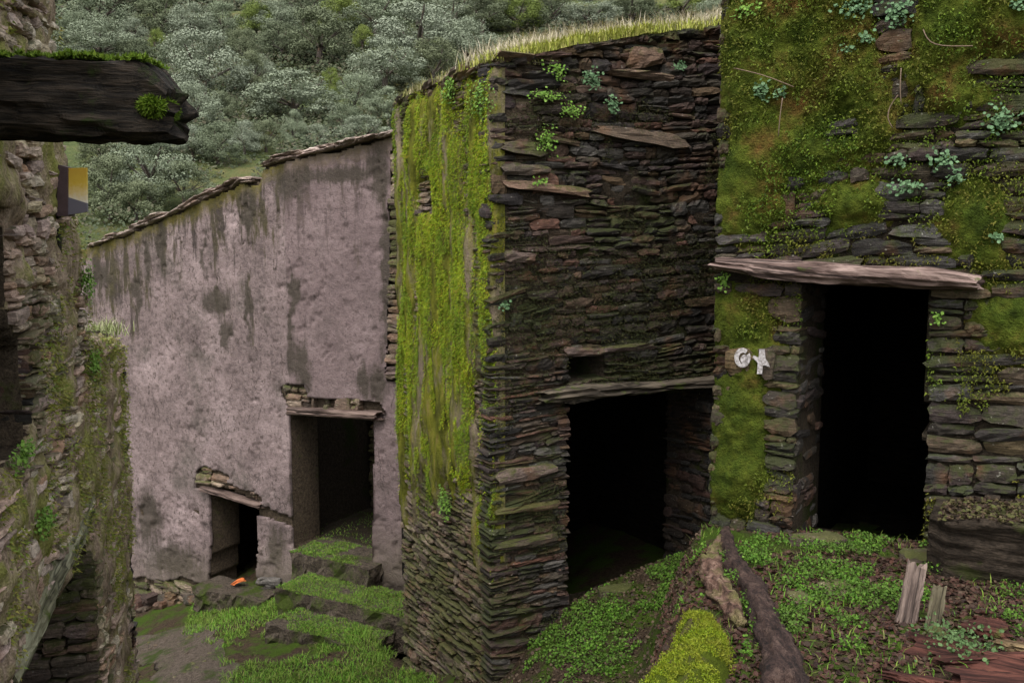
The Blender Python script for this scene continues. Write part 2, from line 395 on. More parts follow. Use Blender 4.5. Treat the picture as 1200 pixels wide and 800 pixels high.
def grid(x0, x1, y0, y1, st, fn):
    xs = np.arange(x0, x1 + st / 2, st); ys = np.arange(y0, y1 + st / 2, st); X, Y = np.meshgrid(xs, ys)
    V = np.stack([X, Y, fn(X, Y)], -1).reshape(-1, 3); idx = np.arange(X.size).reshape(X.shape)
    q = np.stack([idx[:-1, :-1], idx[:-1, 1:], idx[1:, 1:], idx[1:, :-1]], -1).reshape(-1, 4); return mesh('grid', V, q, None, True)
m_soil = mat_ground('damp soil with moss', (.03, .021, .014), (.075, .05, .033), .5, (.06, .1, .012))
m_path = mat_ground('trodden earth', (.06, .046, .035), (.125, .1, .08), .4, (.05, .075, .015))
link('ground', grid(-9, 6.5, -2.5, 14.5, .05, H), m_soil, kind='structure')
def Hill(x, y):
    x = np.asarray(x, float); y = np.asarray(y, float)
    z = np.interp(y, [-60, 11, 14, 20, 30, 40, 60, 100, 200, 320, 420], [-7, -3.5, -.9, 2.3, 5.3, 8.4, 15.5, 31, 76, 120, 135])
    return z + (2.2 * (fbm(x / 22, y / 22, 31, 3) - .5) + .02 * x * 0) * sstep(14, 30, y) + .35 * (fbm(x / 2.5, y / 2.5, 12, 3) - .5) * sstep(16, 24, y)
m = M('rough hillside turf', .95, .1)
n1 = m.noise(.35, None, 6, .7); n2 = m.noise(3.1, None, 5, .7)
c = m.ramp(m.math('ADD', m.math('MULTIPLY', n1, .6), m.math('MULTIPLY', n2, .4)), [(.36, (.04, .058, .022)), (.5, (.085, .105, .038)), (.6, (.13, .125, .05)), (.7, (.14, .11, .06))])
m.col(c); m.bump(n2, .3); m_hill = m.m
link('hillside', grid(-170, 170, -60, 420, 1.6, Hill), m_hill, kind='structure')
# ------------------------------------------------------------------ trodden path in the alley
pp = [(-3.2, 7.6), (-3.35, 9.0), (-3.5, 10.2), (-4.0, 11.0), (-5.2, 11.8), (-6.6, 12.6)]
ts = np.linspace(0, 5, 90); cx = np.interp(ts, range(6), [p[0] for p in pp]); cy = np.interp(ts, range(6), [p[1] for p in pp])
ex = []
for k in range(90):
    tx = cx[min(k + 1, 89)] - cx[max(k - 1, 0)]; ty = cy[min(k + 1, 89)] - cy[max(k - 1, 0)]; l_ = math.hypot(tx, ty)
    for j in range(11):
        s_ = (j / 10 - .5) * (.55 + .5 * float(vn(k * .23, j // 5, 3))); ex.append((cx[k] - ty / l_ * s_, cy[k] + tx / l_ * s_))
ex = np.array(ex); z = H(ex[:, 0], ex[:, 1]) + .006
q = [[k * 11 + j, k * 11 + j + 1, k * 11 + j + 12, k * 11 + j + 11] for k in range(89) for j in range(10)]
link('path', mesh('path', np.column_stack([ex, z]), q, None, True), m_path, kind='structure')
def on_path(x, y):
    d = np.full(np.shape(x), 9.)
    for k in range(0, 90, 3): d = np.minimum(d, np.hypot(x - cx[k], y - cy[k]))
    return d < .02 + .5 * fbm(x * 5, y * 5, 5)

# ------------------------------------------------------------------ rendered (plastered) house at the end of the alley
def P_(fr, pts, n=0): return fr.poly(pts, n)
top_px = [(60, 306), (103, 288), (150, 271), (200, 250), (282, 213), (303, 212), (308, 194), (335, 186), (400, 172), (440, 160), (468, 152)]
tp = P_(PF, top_px); tp = tp + [(3.5, tp[-1][1] + .25)]
ptop = lambda u: np.interp(u, [a for a, b in tp], [b for a, b in tp])
big_door = P_(PF, [(338, 484), (436, 486), (434, 668), (342, 660)]); big_door[2] = (big_door[2][0], .6); big_door[3] = (big_door[3][0], .6)
small_door = P_(PF, [(245, 574), (262, 571), (280, 580), (300, 588), (302, 640), (297, 716), (242, 710), (246, 640)])
hole_s = P_(PF, [(228, 552), (240, 544), (252, 552), (268, 556), (266, 566), (308, 582), (306, 592), (228, 572)])
hole_b = P_(PF, [(326, 458), (336, 448), (356, 452), (362, 466), (442, 470), (450, 486), (340, 486)])
hole_p = P_(PF, [(300, 590), (345, 606), (343, 618), (330, 612), (300, 604)])
def p_open(U, V): return inpoly(U, V, big_door) | inpoly(U, V, small_door)
ND = lambda U, V, s=1: (fbm(U * 7, V * 7, s) - .5)
def p_core(U, V): return (V < ptop(U) - .02 + .03 * ND(U, V)) & ~p_open(U, V)
def p_plaster(U, V):
    a, b = U + .05 * ND(U, V, 4), V + .05 * ND(U, V, 5)
    r = (V < ptop(U) - .05 + .1 * ND(U, V)) & ~p_open(U, V) & ~inpoly(a, b, hole_s) & ~inpoly(a, b, hole_b) & ~inpoly(a, b, hole_p)
    ur = PF.uv(448, 300)[0]
    r &= ~((U > ur + .12 * ND(U, V * .6, 8) + .04 * (V - 3)) & (V > 2.9))       # bare strip beside the mossy house
    r &= ~((V < -.35 + .25 * fbm(U * 3, V * 0, 6) + .12 * (U + 4)) & (U < -1.2))
    return r
house = thing('rendered_house', tuple(PF.pt(-2.5, -.2, -.5)), 'roofless house with pinkish grey rendered wall and two dark doorways', 'house')
link('wall', sheet(PF, -6.2, .95, -1.6, 6.5, .04, p_core, lambda U, V: -.05 + .02 * ND(U, V) - .06 * np.clip(U - PF.uv(336, 330)[0], 0, 9), .55), m_mortar_tan, house)
m = M('pinkish grey lime render', .92, .15); p = m.pos
n1 = m.noise(1.6, None, 6, .65); n2 = m.noise(14, None, 5, .72); n3 = m.noise(60, None, 3, .7); ns = m.noise(5.5, m.map(p, (1, 1, .16)), 5, .7, .2)
c = m.ramp(n1, [(.3, (.14, .106, .102)), (.5, (.225, .17, .165)), (.68, (.305, .235, .23))])
c = m.mix(.75, c, m.ramp(n2, [(.33, .5), (.5, 1.), (.7, 1.22)]), 'MULTIPLY')
c = m.mix(.6, c, m.ramp(n3, [(.3, .5), (.6, 1.1)]), 'MULTIPLY')
c = m.mix(m.ramp(m.noise(23, m.map(p, (1, 1, .6)), 3, .6), [(.58, 0.), (.68, .8)]), c, (.055, .042, .036))
c = m.mix(m.ramp(m.noise(1.3, m.map(p, (1, 1, .8)), 5, .7), [(.53, 0.), (.68, .7)]), c, (.07, .062, .05))
tpd = m.attr('below_top')
sf = m.math('SUBTRACT', m.math('MULTIPLY', ns, 1.0), m.math('MULTIPLY', tpd, .095))
stn = m.ramp(sf, [(.43, 0.), (.52, .9)])
c = m.mix(stn, c, m.mix(m.ramp(m.noise(2.3, None, 3), [(.4, 0.), (.6, 1.)]), (.06, .052, .024), (.04, .032, .028)))
top = m.ramp(m.math('SUBTRACT', m.math('MULTIPLY', n2, .5), tpd), [(.0, 0.), (.2, .9)])
c = m.mix(top, c, m.mix(n2, (.075, .085, .015), (.13, .09, .025)))
c = m.mix(m.math('MULTIPLY', m.attr('far_bay'), .5), c, m.mix(m.noise(8, m.map(p, (.5, .5, 5)), 4), (.09, .064, .065), (.205, .146, .147)))
sg = m.ramp(m.math('MULTIPLY', m.math('ADD', m.math('MULTIPLY', m.attr('stain'), .5), m.math('ADD', m.math('MULTIPLY', ns, .75), m.math('MULTIPLY', n2, .55))), .6), [(.5, 0.), (.62, .88)])
c = m.mix(sg, c, m.mix(n3, (.03, .025, .022), (.075, .062, .045)))
crk = m.ramp(m.noise(.9, m.map(p, (1, 1, .55)), 6, .62, .4), [(.492, 0.), (.499, 1.), (.506, 0.)])
crk = m.math('MULTIPLY', crk, m.ramp(m.noise(1.9, None, 3), [(.5, 0.), (.58, .75)]))
c = m.mix(crk, c, (.035, .028, .024))
lowf = m.ramp(m.math('ADD', m.attr('low'), m.math('MULTIPLY', n2, .5)), [(.5, 0.), (.95, .8)])
c = m.mix(lowf, c, m.mix(n2, (.07, .06, .042), (.115, .095, .068)))
m.col(c); m.bump(m.math('ADD', m.math('MULTIPLY', n2, 1.), m.math('MULTIPLY', n3, .35)), .02); m_render = m.m
kink = PF.uv(336, 330)[0]
def p_off(U, V): return .012 * ND(U * .6, V * .6, 3) + .07 * (fbm(U * .8, V * .8, 14) - .5) + .035 * sstep(kink - .02, kink + .03, U + .06 * ND(U * .4, V * .4, 2)) - .06 * np.clip(U - kink, 0, 9) + .018 * (fbm(U * 9, V * 9, 22) - .5)
STN = [(172, 300, 7, 45), (188, 285, 6, 60), (250, 352, 22, 20), (266, 395, 8, 28), (240, 300, 5, 60), (345, 340, 9, 26), (352, 425, 14, 40), (343, 385, 5, 60), (436, 450, 20, 26), (160, 345, 6, 40), (390, 205, 60, 12), (440, 205, 16, 40), (452, 330, 9, 110), (172, 610, 26, 50), (205, 655, 36, 30), (345, 560, 6, 60), (120, 320, 16, 18), (290, 250, 8, 40), (340, 215, 18, 24), (322, 640, 14, 40), (290, 360, 4, 50)]
STN = [(*PF.uv(a, b), c_ / F * 13.5, d_ / F * 12) for a, b, c_, d_ in STN]
def stain(U, V):
    r = 0 * U
    for a, b, c_, d_ in STN: r = np.maximum(r, np.exp(-(((U - a + .25 * ND(U, V, 6)) / c_ / 1.3) ** 2 + ((V - b) / d_) ** 2)))
    return r
pits = lambda U, V: sstep(.72, .78, fbm(U * 6, V * 6, 71) + .06 * (V < 1.1)) + sstep(.74, .8, fbm(U * 13, V * 10, 72))
rend = link('render_coat', sheet(PF, -6.2, .9, -1.6, 6.5, .025, p_plaster, lambda U, V: p_off(U, V) - .022 * pits(U, V) - .03 * sstep(.62, .75, fbm(U * 3, V * 3.5, 74)) * sstep(2.4, .8, V), .04, {'stain': stain, 'far_bay': lambda U, V: sstep(kink - .02, kink + .04, U + .06 * ND(U * .4, V * .4, 2)), 'below_top': lambda U, V: np.clip(ptop(U) - V, 0, 9), 'low': lambda U, V: np.clip((1.0 + .25 * (-U - 2.5) * -1 - V) / 1.5, 0, 1)}, .02), m_render, house)
S = Stones()
bare = lambda U, V: p_core(U, V) & ~p_plaster(U, V)
masonry(S, PF, -6.1, .9, -1.3, 5.9, bare, (.05, .11), (.1, .34), 'midleft', (-.03, .03), (.1, .2), 5)
bk = Frame((0, 0), (1, 0)); bk.O = PF.O - PF.N * 1.93; bk.U = PF.U; bk.N = PF.N
masonry(S, bk, big_door[0][0] - .2, big_door[1][0] + .75, .6, 3.4, lambda u, v: v > 0, (.05, .13), (.12, .36), 'midleft', (-.02, .04), (.1, .2), 6, .08)
# coping slates along the broken top
for a, b, dz in [(PF.uv(100, 289)[0], PF.uv(284, 213)[0], .0), (PF.uv(306, 194)[0], PF.uv(470, 152)[0], .0)]:
    u = a
    while u < b:
        wdt = random.uniform(.18, .42); um = u + wdt / 2; sl = (ptop(um + .1) - ptop(um - .1)) / .2
        for layer in range(random.choice((1, 2, 2))):
            S.add(PF, um + random.uniform(-.05, .05), float(ptop(um)) + .0 + layer * .038 + random.uniform(-.01, .012), wdt * random.uniform(.9, 1.25), random.uniform(.032, .05), .06 + random.uniform(-.02, .05), .5, math.atan(sl) + random.gauss(0, .05), 'coping')
        u += wdt * .8
mk['coping'] = (mat_stone('coping slate', 'object', [(.4, .31, .27), (.3, .22, .19), (.5, .4, .35), (.26, .2, .17)], .0), mat_stone('coping slate bits', 'island', [(.27, .2, .17), (.2, .15, .12), (.34, .27, .23)], .12))
for k in range(26):                                            # rubble footing
    u = random.uniform(-5.6, -1.9)
    if inpoly(np.array([u]), np.array([.2]), [(a, b) for a, b in small_door])[0]: continue
    P = PF.pt(u, 0, .1); S.add(PF, u, float(H(P[0], P[1])) + random.uniform(.0, .16), random.uniform(.14, .4), random.uniform(.08, .18), random.uniform(.08, .22), .25, random.gauss(0, .12), 'dark')
S.build(house, 220)
for (x0, y0), (x1, y1), hh, nm in (((342, 481), (441, 487), .05, 'lintel'), ((242, 573), (303, 591), .028, 'lintel')):
    a, za = PF.uv(x0, y0); b, zb = PF.uv(x1, y1); L = math.hypot(b - a, zb - za) + .1
    me = timber(L, .1, hh, int(x0), boxy=4, rough=.14, ends=.05)
    o = link(nm, me, mat_wood('weathered lintel wood', (.09, .06, .05), (.22, .16, .135)), house, label='weathered pinkish wooden door lintel'); place(o, span(PF.pt(a, za, -.02), PF.pt(b, zb, -.02)))
bu0, bu1 = PF.uv(338, 484)[0], PF.uv(436, 486)[0]; su0, su1 = PF.uv(243, 572)[0], PF.uv(301, 586)[0]
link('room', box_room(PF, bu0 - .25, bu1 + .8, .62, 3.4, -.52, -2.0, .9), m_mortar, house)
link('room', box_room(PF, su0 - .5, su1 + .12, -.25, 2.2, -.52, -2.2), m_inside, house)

# ------------------------------------------------------------------ dark stone house with a mossy gable
mt = P_(MR, [(588, 60), (640, 48), (700, 40), (760, 30), (800, 27), (842, 20)]); mt = [(-.2, mt[0][1])] + mt + [(4, mt[-1][1] + .5)]
mtop = lambda u: np.interp(u, [a for a, b in mt], [b for a, b in mt])
lt = P_(ML, [(463, 118), (475, 108), (520, 88), (560, 72), (590, 60)])
ltop = lambda u: np.interp(u, [a for a, b in lt], [b for a, b in lt])
ul = ML.uv(467, 400)[0]
md = P_(MR, [(664, 470), (838, 455), (842, 690), (661, 697)]); dr = MR.uv(833, 560)[0]
md = [md[0], (dr, md[1][1]), (dr, 1.5), (md[3][0], 1.4)]
hole = P_(MR, [(666, 416), (708, 414), (710, 442), (668, 446)])
def m_in(U, V): return (V < mtop(U) - .06 + .05 * ND(U, V)) & ~inpoly(U, V, md) & ~inpoly(U, V, hole)
mid = thing('stone_house', tuple(MR.pt(.8, 1.4, -.5)), 'dark schist house with grass growing on its wall top and mossy side', 'house')
zone = lambda V: sstep(MR.uv(600, 440)[1], MR.uv(600, 380)[1], V) * (1 - .6 * sstep(MR.uv(600, 230)[1], MR.uv(600, 150)[1], V))
link('wall', sheet(MR, .08, 3.6, .2, 7.2, .03, m_in, lambda U, V: -.045 + .03 * ND(U, V) + zone(V) * (.1 * (fbm(U * 2.5, V * 3.5, 15) - .42) + .05 * (fbm(U * 14, V * 14, 16) - .5)), .62), m_mortar, mid)
S = Stones()
zsplit = MR.uv(600, 420)[1]
masonry(S, MR, -.03, 2.9, .7, zsplit, m_in, (.024, .066), (.1, .4), 'mid', (-.01, .024), (.14, .24), 11, .018)
masonry(S, MR, -.03, 2.9, zsplit, 6.9, lambda u, v: m_in(u, v) & (v > zsplit - .03), (.032, .095), (.07, .32), 'mid', (-.022, .02), (.12, .2), 12, .045)
for (x0, y0), (x1, y1), hp in (((697, 152), (806, 168), 15), ((588, 198), (642, 200), 12), ((590, 214), (690, 226), 10), ((715, 85), (790, 92), 9), ((660, 412), (712, 412), 11), ((700, 410), (765, 405), 9), ((588, 172), (640, 176), 14), ((590, 300), (625, 303), 12), ((736, 70), (775, 66), 22), ((580, 640), (655, 628), 12), ((582, 600), (655, 590), 9), ((582, 560), (650, 548), 16)):
    (ua, va), (ub, vb) = MR.uv(x0, y0), MR.uv(x1, y1); S.add(MR, (ua + ub) / 2, (va + vb) / 2, ub - ua, hp / F * 7.6, .045, .2, math.atan2(vb - va, ub - ua), 'midleft')
rev = MR.side(dr - .03, False)                                        # right jamb of the doorway, its shade put into the stone colour
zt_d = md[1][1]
masonry(S, rev, -.62, 0.02, 1.4, zt_d, lambda u, v: (v < zt_d), (.03, .08), (.1, .3), 'shaded', (-.02, .02), (.08, .12), 13)
rev2 = MR.side(md[0][0] + .03, True)
masonry(S, rev2, 0, .6, 1.4, md[0][1], lambda u, v: (v < md[0][1]), (.03, .08), (.1, .3), 'dark', (-.02, .01), (.08, .12), 14)
# side wall: rubble below, render and moss above
def l_in(U, V): return (V < ltop(U) - .03) & (U > ul)
hole_l = P_(ML, [(491, 205), (508, 205), (509, 248), (493, 250)])
def l_coat(U, V):
    edge = ML.uv(520, 600)[1] + 1.1 * (fbm(U * 1.2, V * .3, 41) - .5) + 1.7 * (fbm(U * 6, V * .8, 42) - .5)
    return (V < ltop(U) - .08 + .08 * ND(U, V)) & (U > ul - .3) & (fbm(U * 7, V * 2.2, 45) > .36 * sstep(-.3, .0, U)) & (V > edge) & ~inpoly(U + .06 * ND(U, V, 4), V, hole_l) & (fbm(U * 6, V * .9, 44) > .33)
l_soft = lambda U, V: soft(l_coat, U, V, .09)
link('side_wall', sheet(ML, ul - .0, -.03, -.3, 7, .04, l_in, lambda U, V: -.05 + .03 * ND(U, V), .55), m_mortar_tan, mid)
masonry(S, ML, ul, -.015, -.1, 6.3, lambda u, v: l_in(u, v) & (l_soft(u, v) < .75), (.022, .06), (.08, .3), 'midleft', (-.02, .02), (.1, .16), 21, .03)
S.build(mid, 300)
m = M('side render under moss', .92, .1); p = m.pos
n1 = m.noise(2.2, m.map(p, (1, 1, .35)), 5, .7); n2 = m.noise(18, m.map(p, (1, 1, .5)), 5, .7); n3 = m.noise(70)
c = m.ramp(n2, [(.3, (.1, .075, .055)), (.5, (.22, .17, .13)), (.7, (.3, .24, .19))])
mo = m.ramp(m.math('ADD', n1, m.math('MULTIPLY', n2, .3)), [(.52, 0.), (.66, 1.)])
c = m.mix(mo, c, m.ramp(m.noise(9, m.map(p, (1, 1, .3)), 4), [(.3, (.03, .026, .009)), (.48, (.1, .105, .015)), (.6, (.16, .16, .02)), (.74, (.2, .15, .05))]))
m.col(c); m.bump(m.math('ADD', n2, m.math('MULTIPLY', n3, .4)), .03); m_side = m.m
link('render_coat', sheet(ML, ul, 0, .6, 6.4, .025, lambda U, V: l_in(U, V) & (l_soft(U, V) > .02), lambda U, V: -.07 + .1 * l_soft(U, V) + .09 * (fbm(U * 6, V * 1.3, 51) - .5) + .05 * (fbm(U * 17, V * 5, 52) - .5), .09, None, .02), m_side, mid)
# shaggy moss on the side wall: hanging leaflets
n = 330000; U = rng.uniform(ul, 0, n); V = rng.uniform(1.2, 6.2, n)
dens = .5 * fbm(U * 2.2, V * .7, 61) + .5 * fbm(U * 11, V * .9, 63) + .3 * (fbm(U * 14, V * 5, 62) - .5); z_lo = ML.uv(520, 560)[1]
k = (fbm(U * 15, V * 1.2, 46) + .25 * (fbm(U * 5, V * .8, 47) - .5) > .37) & (dens > .475 + .22 * sstep(0, 1.4, z_lo + .3 - V)) & (V < ltop(U) - .04) & (V > z_lo - 1.2) & ~inpoly(U, V, hole_l); U, V = U[k], V[k]
lsf = l_soft(U, V); kq = rng.random(len(U)) < lsf + .12; U, V, lsf = U[kq], V[kq], lsf[kq]
P = ML.pt(U, V, np.maximum(-.07 + .1 * lsf, -.005) + .09 * (fbm(U * 6, V * 1.3, 51) - .5) + .05 * (fbm(U * 17, V * 5, 52) - .5) + rng.uniform(-.005, .015, len(U)))
m_moss_y = mat_leaf('yellow green moss', [(.06, .11, .006), (.2, .32, .01), (.36, .45, .014), (.14, .26, .012), (.3, .39, .012), (.36, .3, .02), (.18, .13, .03)], patch=((.05, .12, .01), 2.2))
fv = fuzz(P, np.tile(ML.N, (len(P), 1)), (.009, .03), (.0012, .0032), 1.2, .8)
link('moss_coat', mesh('moss', *fv), m_moss_y, mid, kind='stuff')
# dark moss on the front
n = 110000; U = rng.uniform(0, 2.4, n); V = rng.uniform(1.5, 6.3, n)
zb0, zb1 = MR.uv(600, 440)[1], MR.uv(600, 150)[1]
dens = fbm(U * 1.6, V * 1.6, 71) + .3 * (fbm(U * 9, V * 9, 72) - .5) - .25 * sstep(0, .6, zb0 - V) - .25 * sstep(0, .5, V - zb1)
k = (dens > .455) & m_in(U, V); U, V = U[k], V[k]
P = MR.pt(U, V, rng.uniform(-.02, .035, len(U)))
m_moss_d = mat_leaf('dark damp moss', [(.012, .016, .004), (.03, .036, .007), (.02, .028, .005), (.05, .042, .012), (.025, .03, .006)])
link('moss_coat', mesh('moss', *fuzz(P, np.tile(MR.N, (len(P), 1)), (.008, .022), (.002, .005), .5, .7)), m_moss_d, mid, kind='stuff')
a, za = MR.uv(634, 466); b, zb = MR.uv(842, 446)
o = link('lintel', timber(math.hypot(b - a, zb - za) + .25, .12, .066, 3, boxy=3.5, rough=.22, ends=.08, taper=lambda t: (1, .8 + .2 * math.sin(t * 7), .008 * math.sin(t * 5))), mat_wood('grey brown lintel wood', (.05, .04, .03), (.14, .115, .085), .3), mid)
place(o, span(MR.pt(a, za, -.03), MR.pt(b + .2, zb + .01, -.03)))
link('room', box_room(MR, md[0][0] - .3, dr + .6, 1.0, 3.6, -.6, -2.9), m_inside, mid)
# grass on the wall top
n = 26000; U = rng.uniform(-.05, 2.6, n); Nn = rng.uniform(-.6, .03, n)
V = mtop(U) - .07 + .06 * (fbm(U * 4, Nn * 4, 3) - .5); P = MR.pt(U, V, Nn)
k = (rng.random(n) < np.interp(U, [0, .15, .3, 1.25, 1.5, 2.6], [.15, .5, 1, 1, .35, .3]))
m_grass_top = mat_leaf('short yellow green grass', [(.3, .36, .05), (.4, .42, .08), (.48, .45, .14), (.34, .4, .06)])  # bright yellow-green is the turf's own colour
g1 = blades(P[k], (.04, .13), (.002, .005), .7, .8)
link('wall_top_turf', mesh('turf', *g1), m_grass_top, mid, kind='stuff')
n = 5200; U = rng.uniform(-.05, 2.6, n); Nn = rng.uniform(-.6, -.05, n); k = rng.random(n) < np.interp(U, [0, .15, .3, 1.0, 1.4, 2.6], [.4, .6, 1, 1, .6, .8])
P = MR.pt(U, mtop(U) - .05, Nn)[k]
m_dry = mat_leaf('dry grass stalks', [(.5, .43, .31), (.6, .52, .42), (.42, .38, .24), (.55, .48, .38)])
link('dry_grass', mesh('dry', *blades(P, (.07, .23), (.0012, .0028), .6, .9)), m_dry, mid, kind='stuff')
n = 3500; U = rng.uniform(ul, 0, n); Nn = rng.uniform(-.5, .02, n); P = ML.pt(U, ltop(U) - .04, Nn)
link('side_top_grass', mesh('turf', *blades(P, (.04, .12), (.002, .004), .6, .8)), mat_leaf('mixed dry grass', [(.3, .28, .1), (.2, .2, .06), (.4, .34, .22)]), mid, kind='stuff')
S = Stones()                                                    # loose slabs along the top of the side wall and corner
mk['tan'] = mk['midleft']
for k in range(22):
    u = ul + (k + .5) / 22 * (-ul); S.add(ML, u, float(ltop(u)) - .03 + random.uniform(-.03, .02), random.uniform(.12, .3), random.uniform(.03, .06), random.uniform(-.02, .05), .3, .32 + random.gauss(0, .1), 'midleft')
for k in range(16):
    u = (k + .4) / 16 * 2.3; S.add(MR, u, float(mtop(u)) - .09 + random.uniform(-.02, .02), random.uniform(.12, .32), random.uniform(.04, .09), random.uniform(.0, .05), .3, random.gauss(.1, .08), 'mid')
S.build(mid, 38, 'capping_stone')

# ------------------------------------------------------------------ mossy stone house on the right
rd = P_(RF, [(940, 325), (1088, 338), (1083, 616), (926, 622)]); rd[2] = (rd[2][0], 2.5); rd[3] = (rd[3][0], 2.5)
ur1 = 2.9
def r_in(U, V): return ~inpoly(U + .02 * ND(U, V * 2, 6), V, rd) & (U > -.005)
c1 = P_(RF, [(830, -400), (1030, -400), (1030, 60), (1062, 120), (1046, 168), (1012, 190), (985, 194), (955, 207), (922, 216), (914, 240), (908, 268), (884, 282), (830, 262)])
c2 = P_(RF, [(830, 330), (905, 345), (917, 372), (905, 392), (912, 420), (898, 450), (905, 560), (892, 606), (830, 600)])
c3 = P_(RF, [(1075, -400), (1260, -400), (1260, 30), (1180, 70), (1150, 120), (1085, 150), (1060, 90)])
c4 = P_(RF, [(1098, 225), (1150, 215), (1192, 250), (1180, 330), (1150, 316), (1100, 290)])
c5 = P_(RF, [(1140, 345), (1260, 330), (1260, 420), (1190, 430), (1150, 400)])
c6 = P_(RF, [(940, 222), (1010, 205), (1040, 215), (1040, 262), (960, 268)])
def r_coat(U, V):
    a, b = U + .05 * ND(U, V, 4), V + .05 * ND(U, V, 5); r = inpoly(a, b, c1)
    for c_ in (c2, c3, c4, c5, c6): r |= inpoly(a, b, c_)
    return r & r_in(U, V) & (fbm(U * 3.2, V * 3.2, 99) > .31)
right = thing('stone_house', tuple(RF.pt(1.2, 2.6, -.5)), 'moss covered stone house whose doorway has a pale plank lintel', 'house')
link('wall', sheet(RF, 0, ur1, 2.0, 7.2, .04, r_in, lambda U, V: -.05 + .03 * ND(U, V), .82), m_mortar, right)
S = Stones()
r_soft = lambda U, V: soft(r_coat, U, V, .13)
masonry(S, RF, 0, ur1, 2.2, 7.0, lambda u, v: r_in(u, v) & (r_soft(u, v) < .8), (.045, .12), (.1, .4), 'right', (-.02, .024), (.12, .24), 31, .04)
lft = RF.side(rd[0][0] - .0, True)
masonry(S, lft, .05, .8, 2.5, rd[0][1], lambda u, v: v < rd[0][1], (.05, .12), (.15, .4), 'dark', (-.03, .02), (.08, .12), 33)
S.build(right, 300)
m = M('mossy mud render', .95, .1); p = m.pos
n1 = m.noise(2.6, None, 6, .68); n2 = m.noise(20, None, 5, .72); n3 = m.noise(80)
c = m.ramp(n1, [(.28, (.02, .03, .006)), (.4, (.05, .075, .009)), (.52, (.085, .105, .013)), (.62, (.12, .09, .02)), (.72, (.15, .07, .022))])
c = m.mix(.85, c, m.ramp(n2, [(.3, .35), (.5, .95), (.7, 1.5)]), 'MULTIPLY')
m.col(c); m.bump(m.math('ADD', n2, m.math('MULTIPLY', n3, .4)), .04); m_mud = m.m
r_off = lambda U, V: -.075 + .105 * r_soft(U, V) + .09 * (fbm(U * 5, V * 5, 81) - .5) + .045 * (fbm(U * 17, V * 17, 82) - .5)
link('mud_render', sheet(RF, 0, ur1, 2.2, 7.1, .02, lambda U, V: r_in(U, V) & (r_soft(U, V) > .02), r_off, .09, None, .02), m_mud, right)
n = 80000; U = rng.uniform(0, 2.5, n); V = rng.uniform(2.6, 6.4, n)
dens = fbm(U * 2.4, V * 2.4, 91) + .5 * (fbm(U * 11, V * 11, 92) - .5); cr = rng.random(n) < soft(r_coat, U, V, .2)
k = ((dens > .5) & cr) | ((dens > .57) & r_in(U, V)); U, V = U[k], V[k]
rs = r_soft(U, V)
P = RF.pt(U, V, np.maximum(-.06 + .105 * rs, -.01 * (rs < .3)) - .01 + .09 * (fbm(U * 5, V * 5, 81) - .5) + rng.uniform(-.01, .022, len(U)))
m_moss_g = mat_leaf('olive wall moss', [(.025, .05, .004), (.07, .125, .007), (.12, .18, .012), (.05, .1, .007), (.1, .12, .014)], patch=((.13, .08, .014), 1.7))
link('moss_coat', mesh('moss', *fuzz(P, np.tile(RF.N, (len(P), 1)), (.01, .03), (.003, .008), .4, .6)), m_moss_g, right, kind='stuff')
a, za = RF.uv(842, 308); b, zb = RF.uv(1152, 333)
o = link('lintel', timber(b - a, .1, .058, 5, n=40, boxy=3.2, rough=.19, ends=.03, taper=lambda t: (1, .62 + .5 * min(1, t * 3) - .45 * max(0, (t - .8) / .2), -.01 * math.sin(t * 5))), mat_wood('bleached pinkish plank', (.1, .066, .056), (.33, .24, .21), .1), right, label='split pale pinkish plank over the doorway')
place(o, span(RF.pt(a, za, .06), RF.pt(b, zb, .06)))
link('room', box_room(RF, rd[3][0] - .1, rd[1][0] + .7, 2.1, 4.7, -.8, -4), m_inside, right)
link('side_wall', sheet(Frame((1.369, 6.4), (1, 0)), 0, 0, 0, 0, 1, lambda U, V: U > 9), m_mortar, right) if False else None
sd_f = RF.side(0, True); sd_f.N = -sd_f.N; sd_f.U = -sd_f.U       # the house's left flank, seen only from the side
S = Stones(); masonry(S, sd_f, -2.5, -.1, 2.0, 7.0, lambda u, v: v > 0, (.06, .13), (.2, .5), 'right', (-.01, .02), (.08, .12), 35); S.build(right, 0)
# the two painted marks: a ring with a blob and a leaning cross
m_white = M('old white paint', .8).col((.72, .69, .7)); n2 = m_white.noise(60, None, 3); m_white.col(m_white.mix(m_white.ramp(n2, [(.35, 0.), (.6, 1.)]), (.2, .18, .17), (.5, .47, .47)))
def flat(fr, polys, n, name, parent, th=.003):
    V = []; Fs = []
    for pl in polys:
        i = len(V); k = len(pl); V += [fr.pt(u, v, n) for u, v in pl] + [fr.pt(u, v, n - th) for u, v in pl]
        Fs.append(tuple(range(i, i + k))); Fs += [(i + j, i + k + j, i + k + (j + 1) % k, i + (j + 1) % k) for j in range(k)]
    me = bpy.data.meshes.new(name); me.from_pydata([tuple(map(float, q)) for q in V], [], Fs); me.update(); return me
def px_poly(pts, n): return [RF.uv(a, b, n) for a, b in pts]
NM = .066
ringo = [(870 + 9.5 * math.cos(t), 419 + 11.5 * math.sin(t)) for t in np.linspace(-.5, 5.4, 22)]; ringi = [(870.5 + 4.6 * math.cos(t), 419.5 + 6.5 * math.sin(t)) for t in np.linspace(-.5, 5.4, 22)]
segs = [px_poly([ringo[i], ringo[i + 1], ringi[i + 1], ringi[i]], NM) for i in range(21)]
segs.append(px_poly([(870 + 2 + 4.5 * math.cos(t), 421 + 5.5 * math.sin(t)) for t in np.linspace(0, 6.28, 12, endpoint=False)], NM + .003))
link('painted_symbol', flat(RF, segs, NM, 'ring', right), m_white.m, right, label='white painted ring with a blob inside')
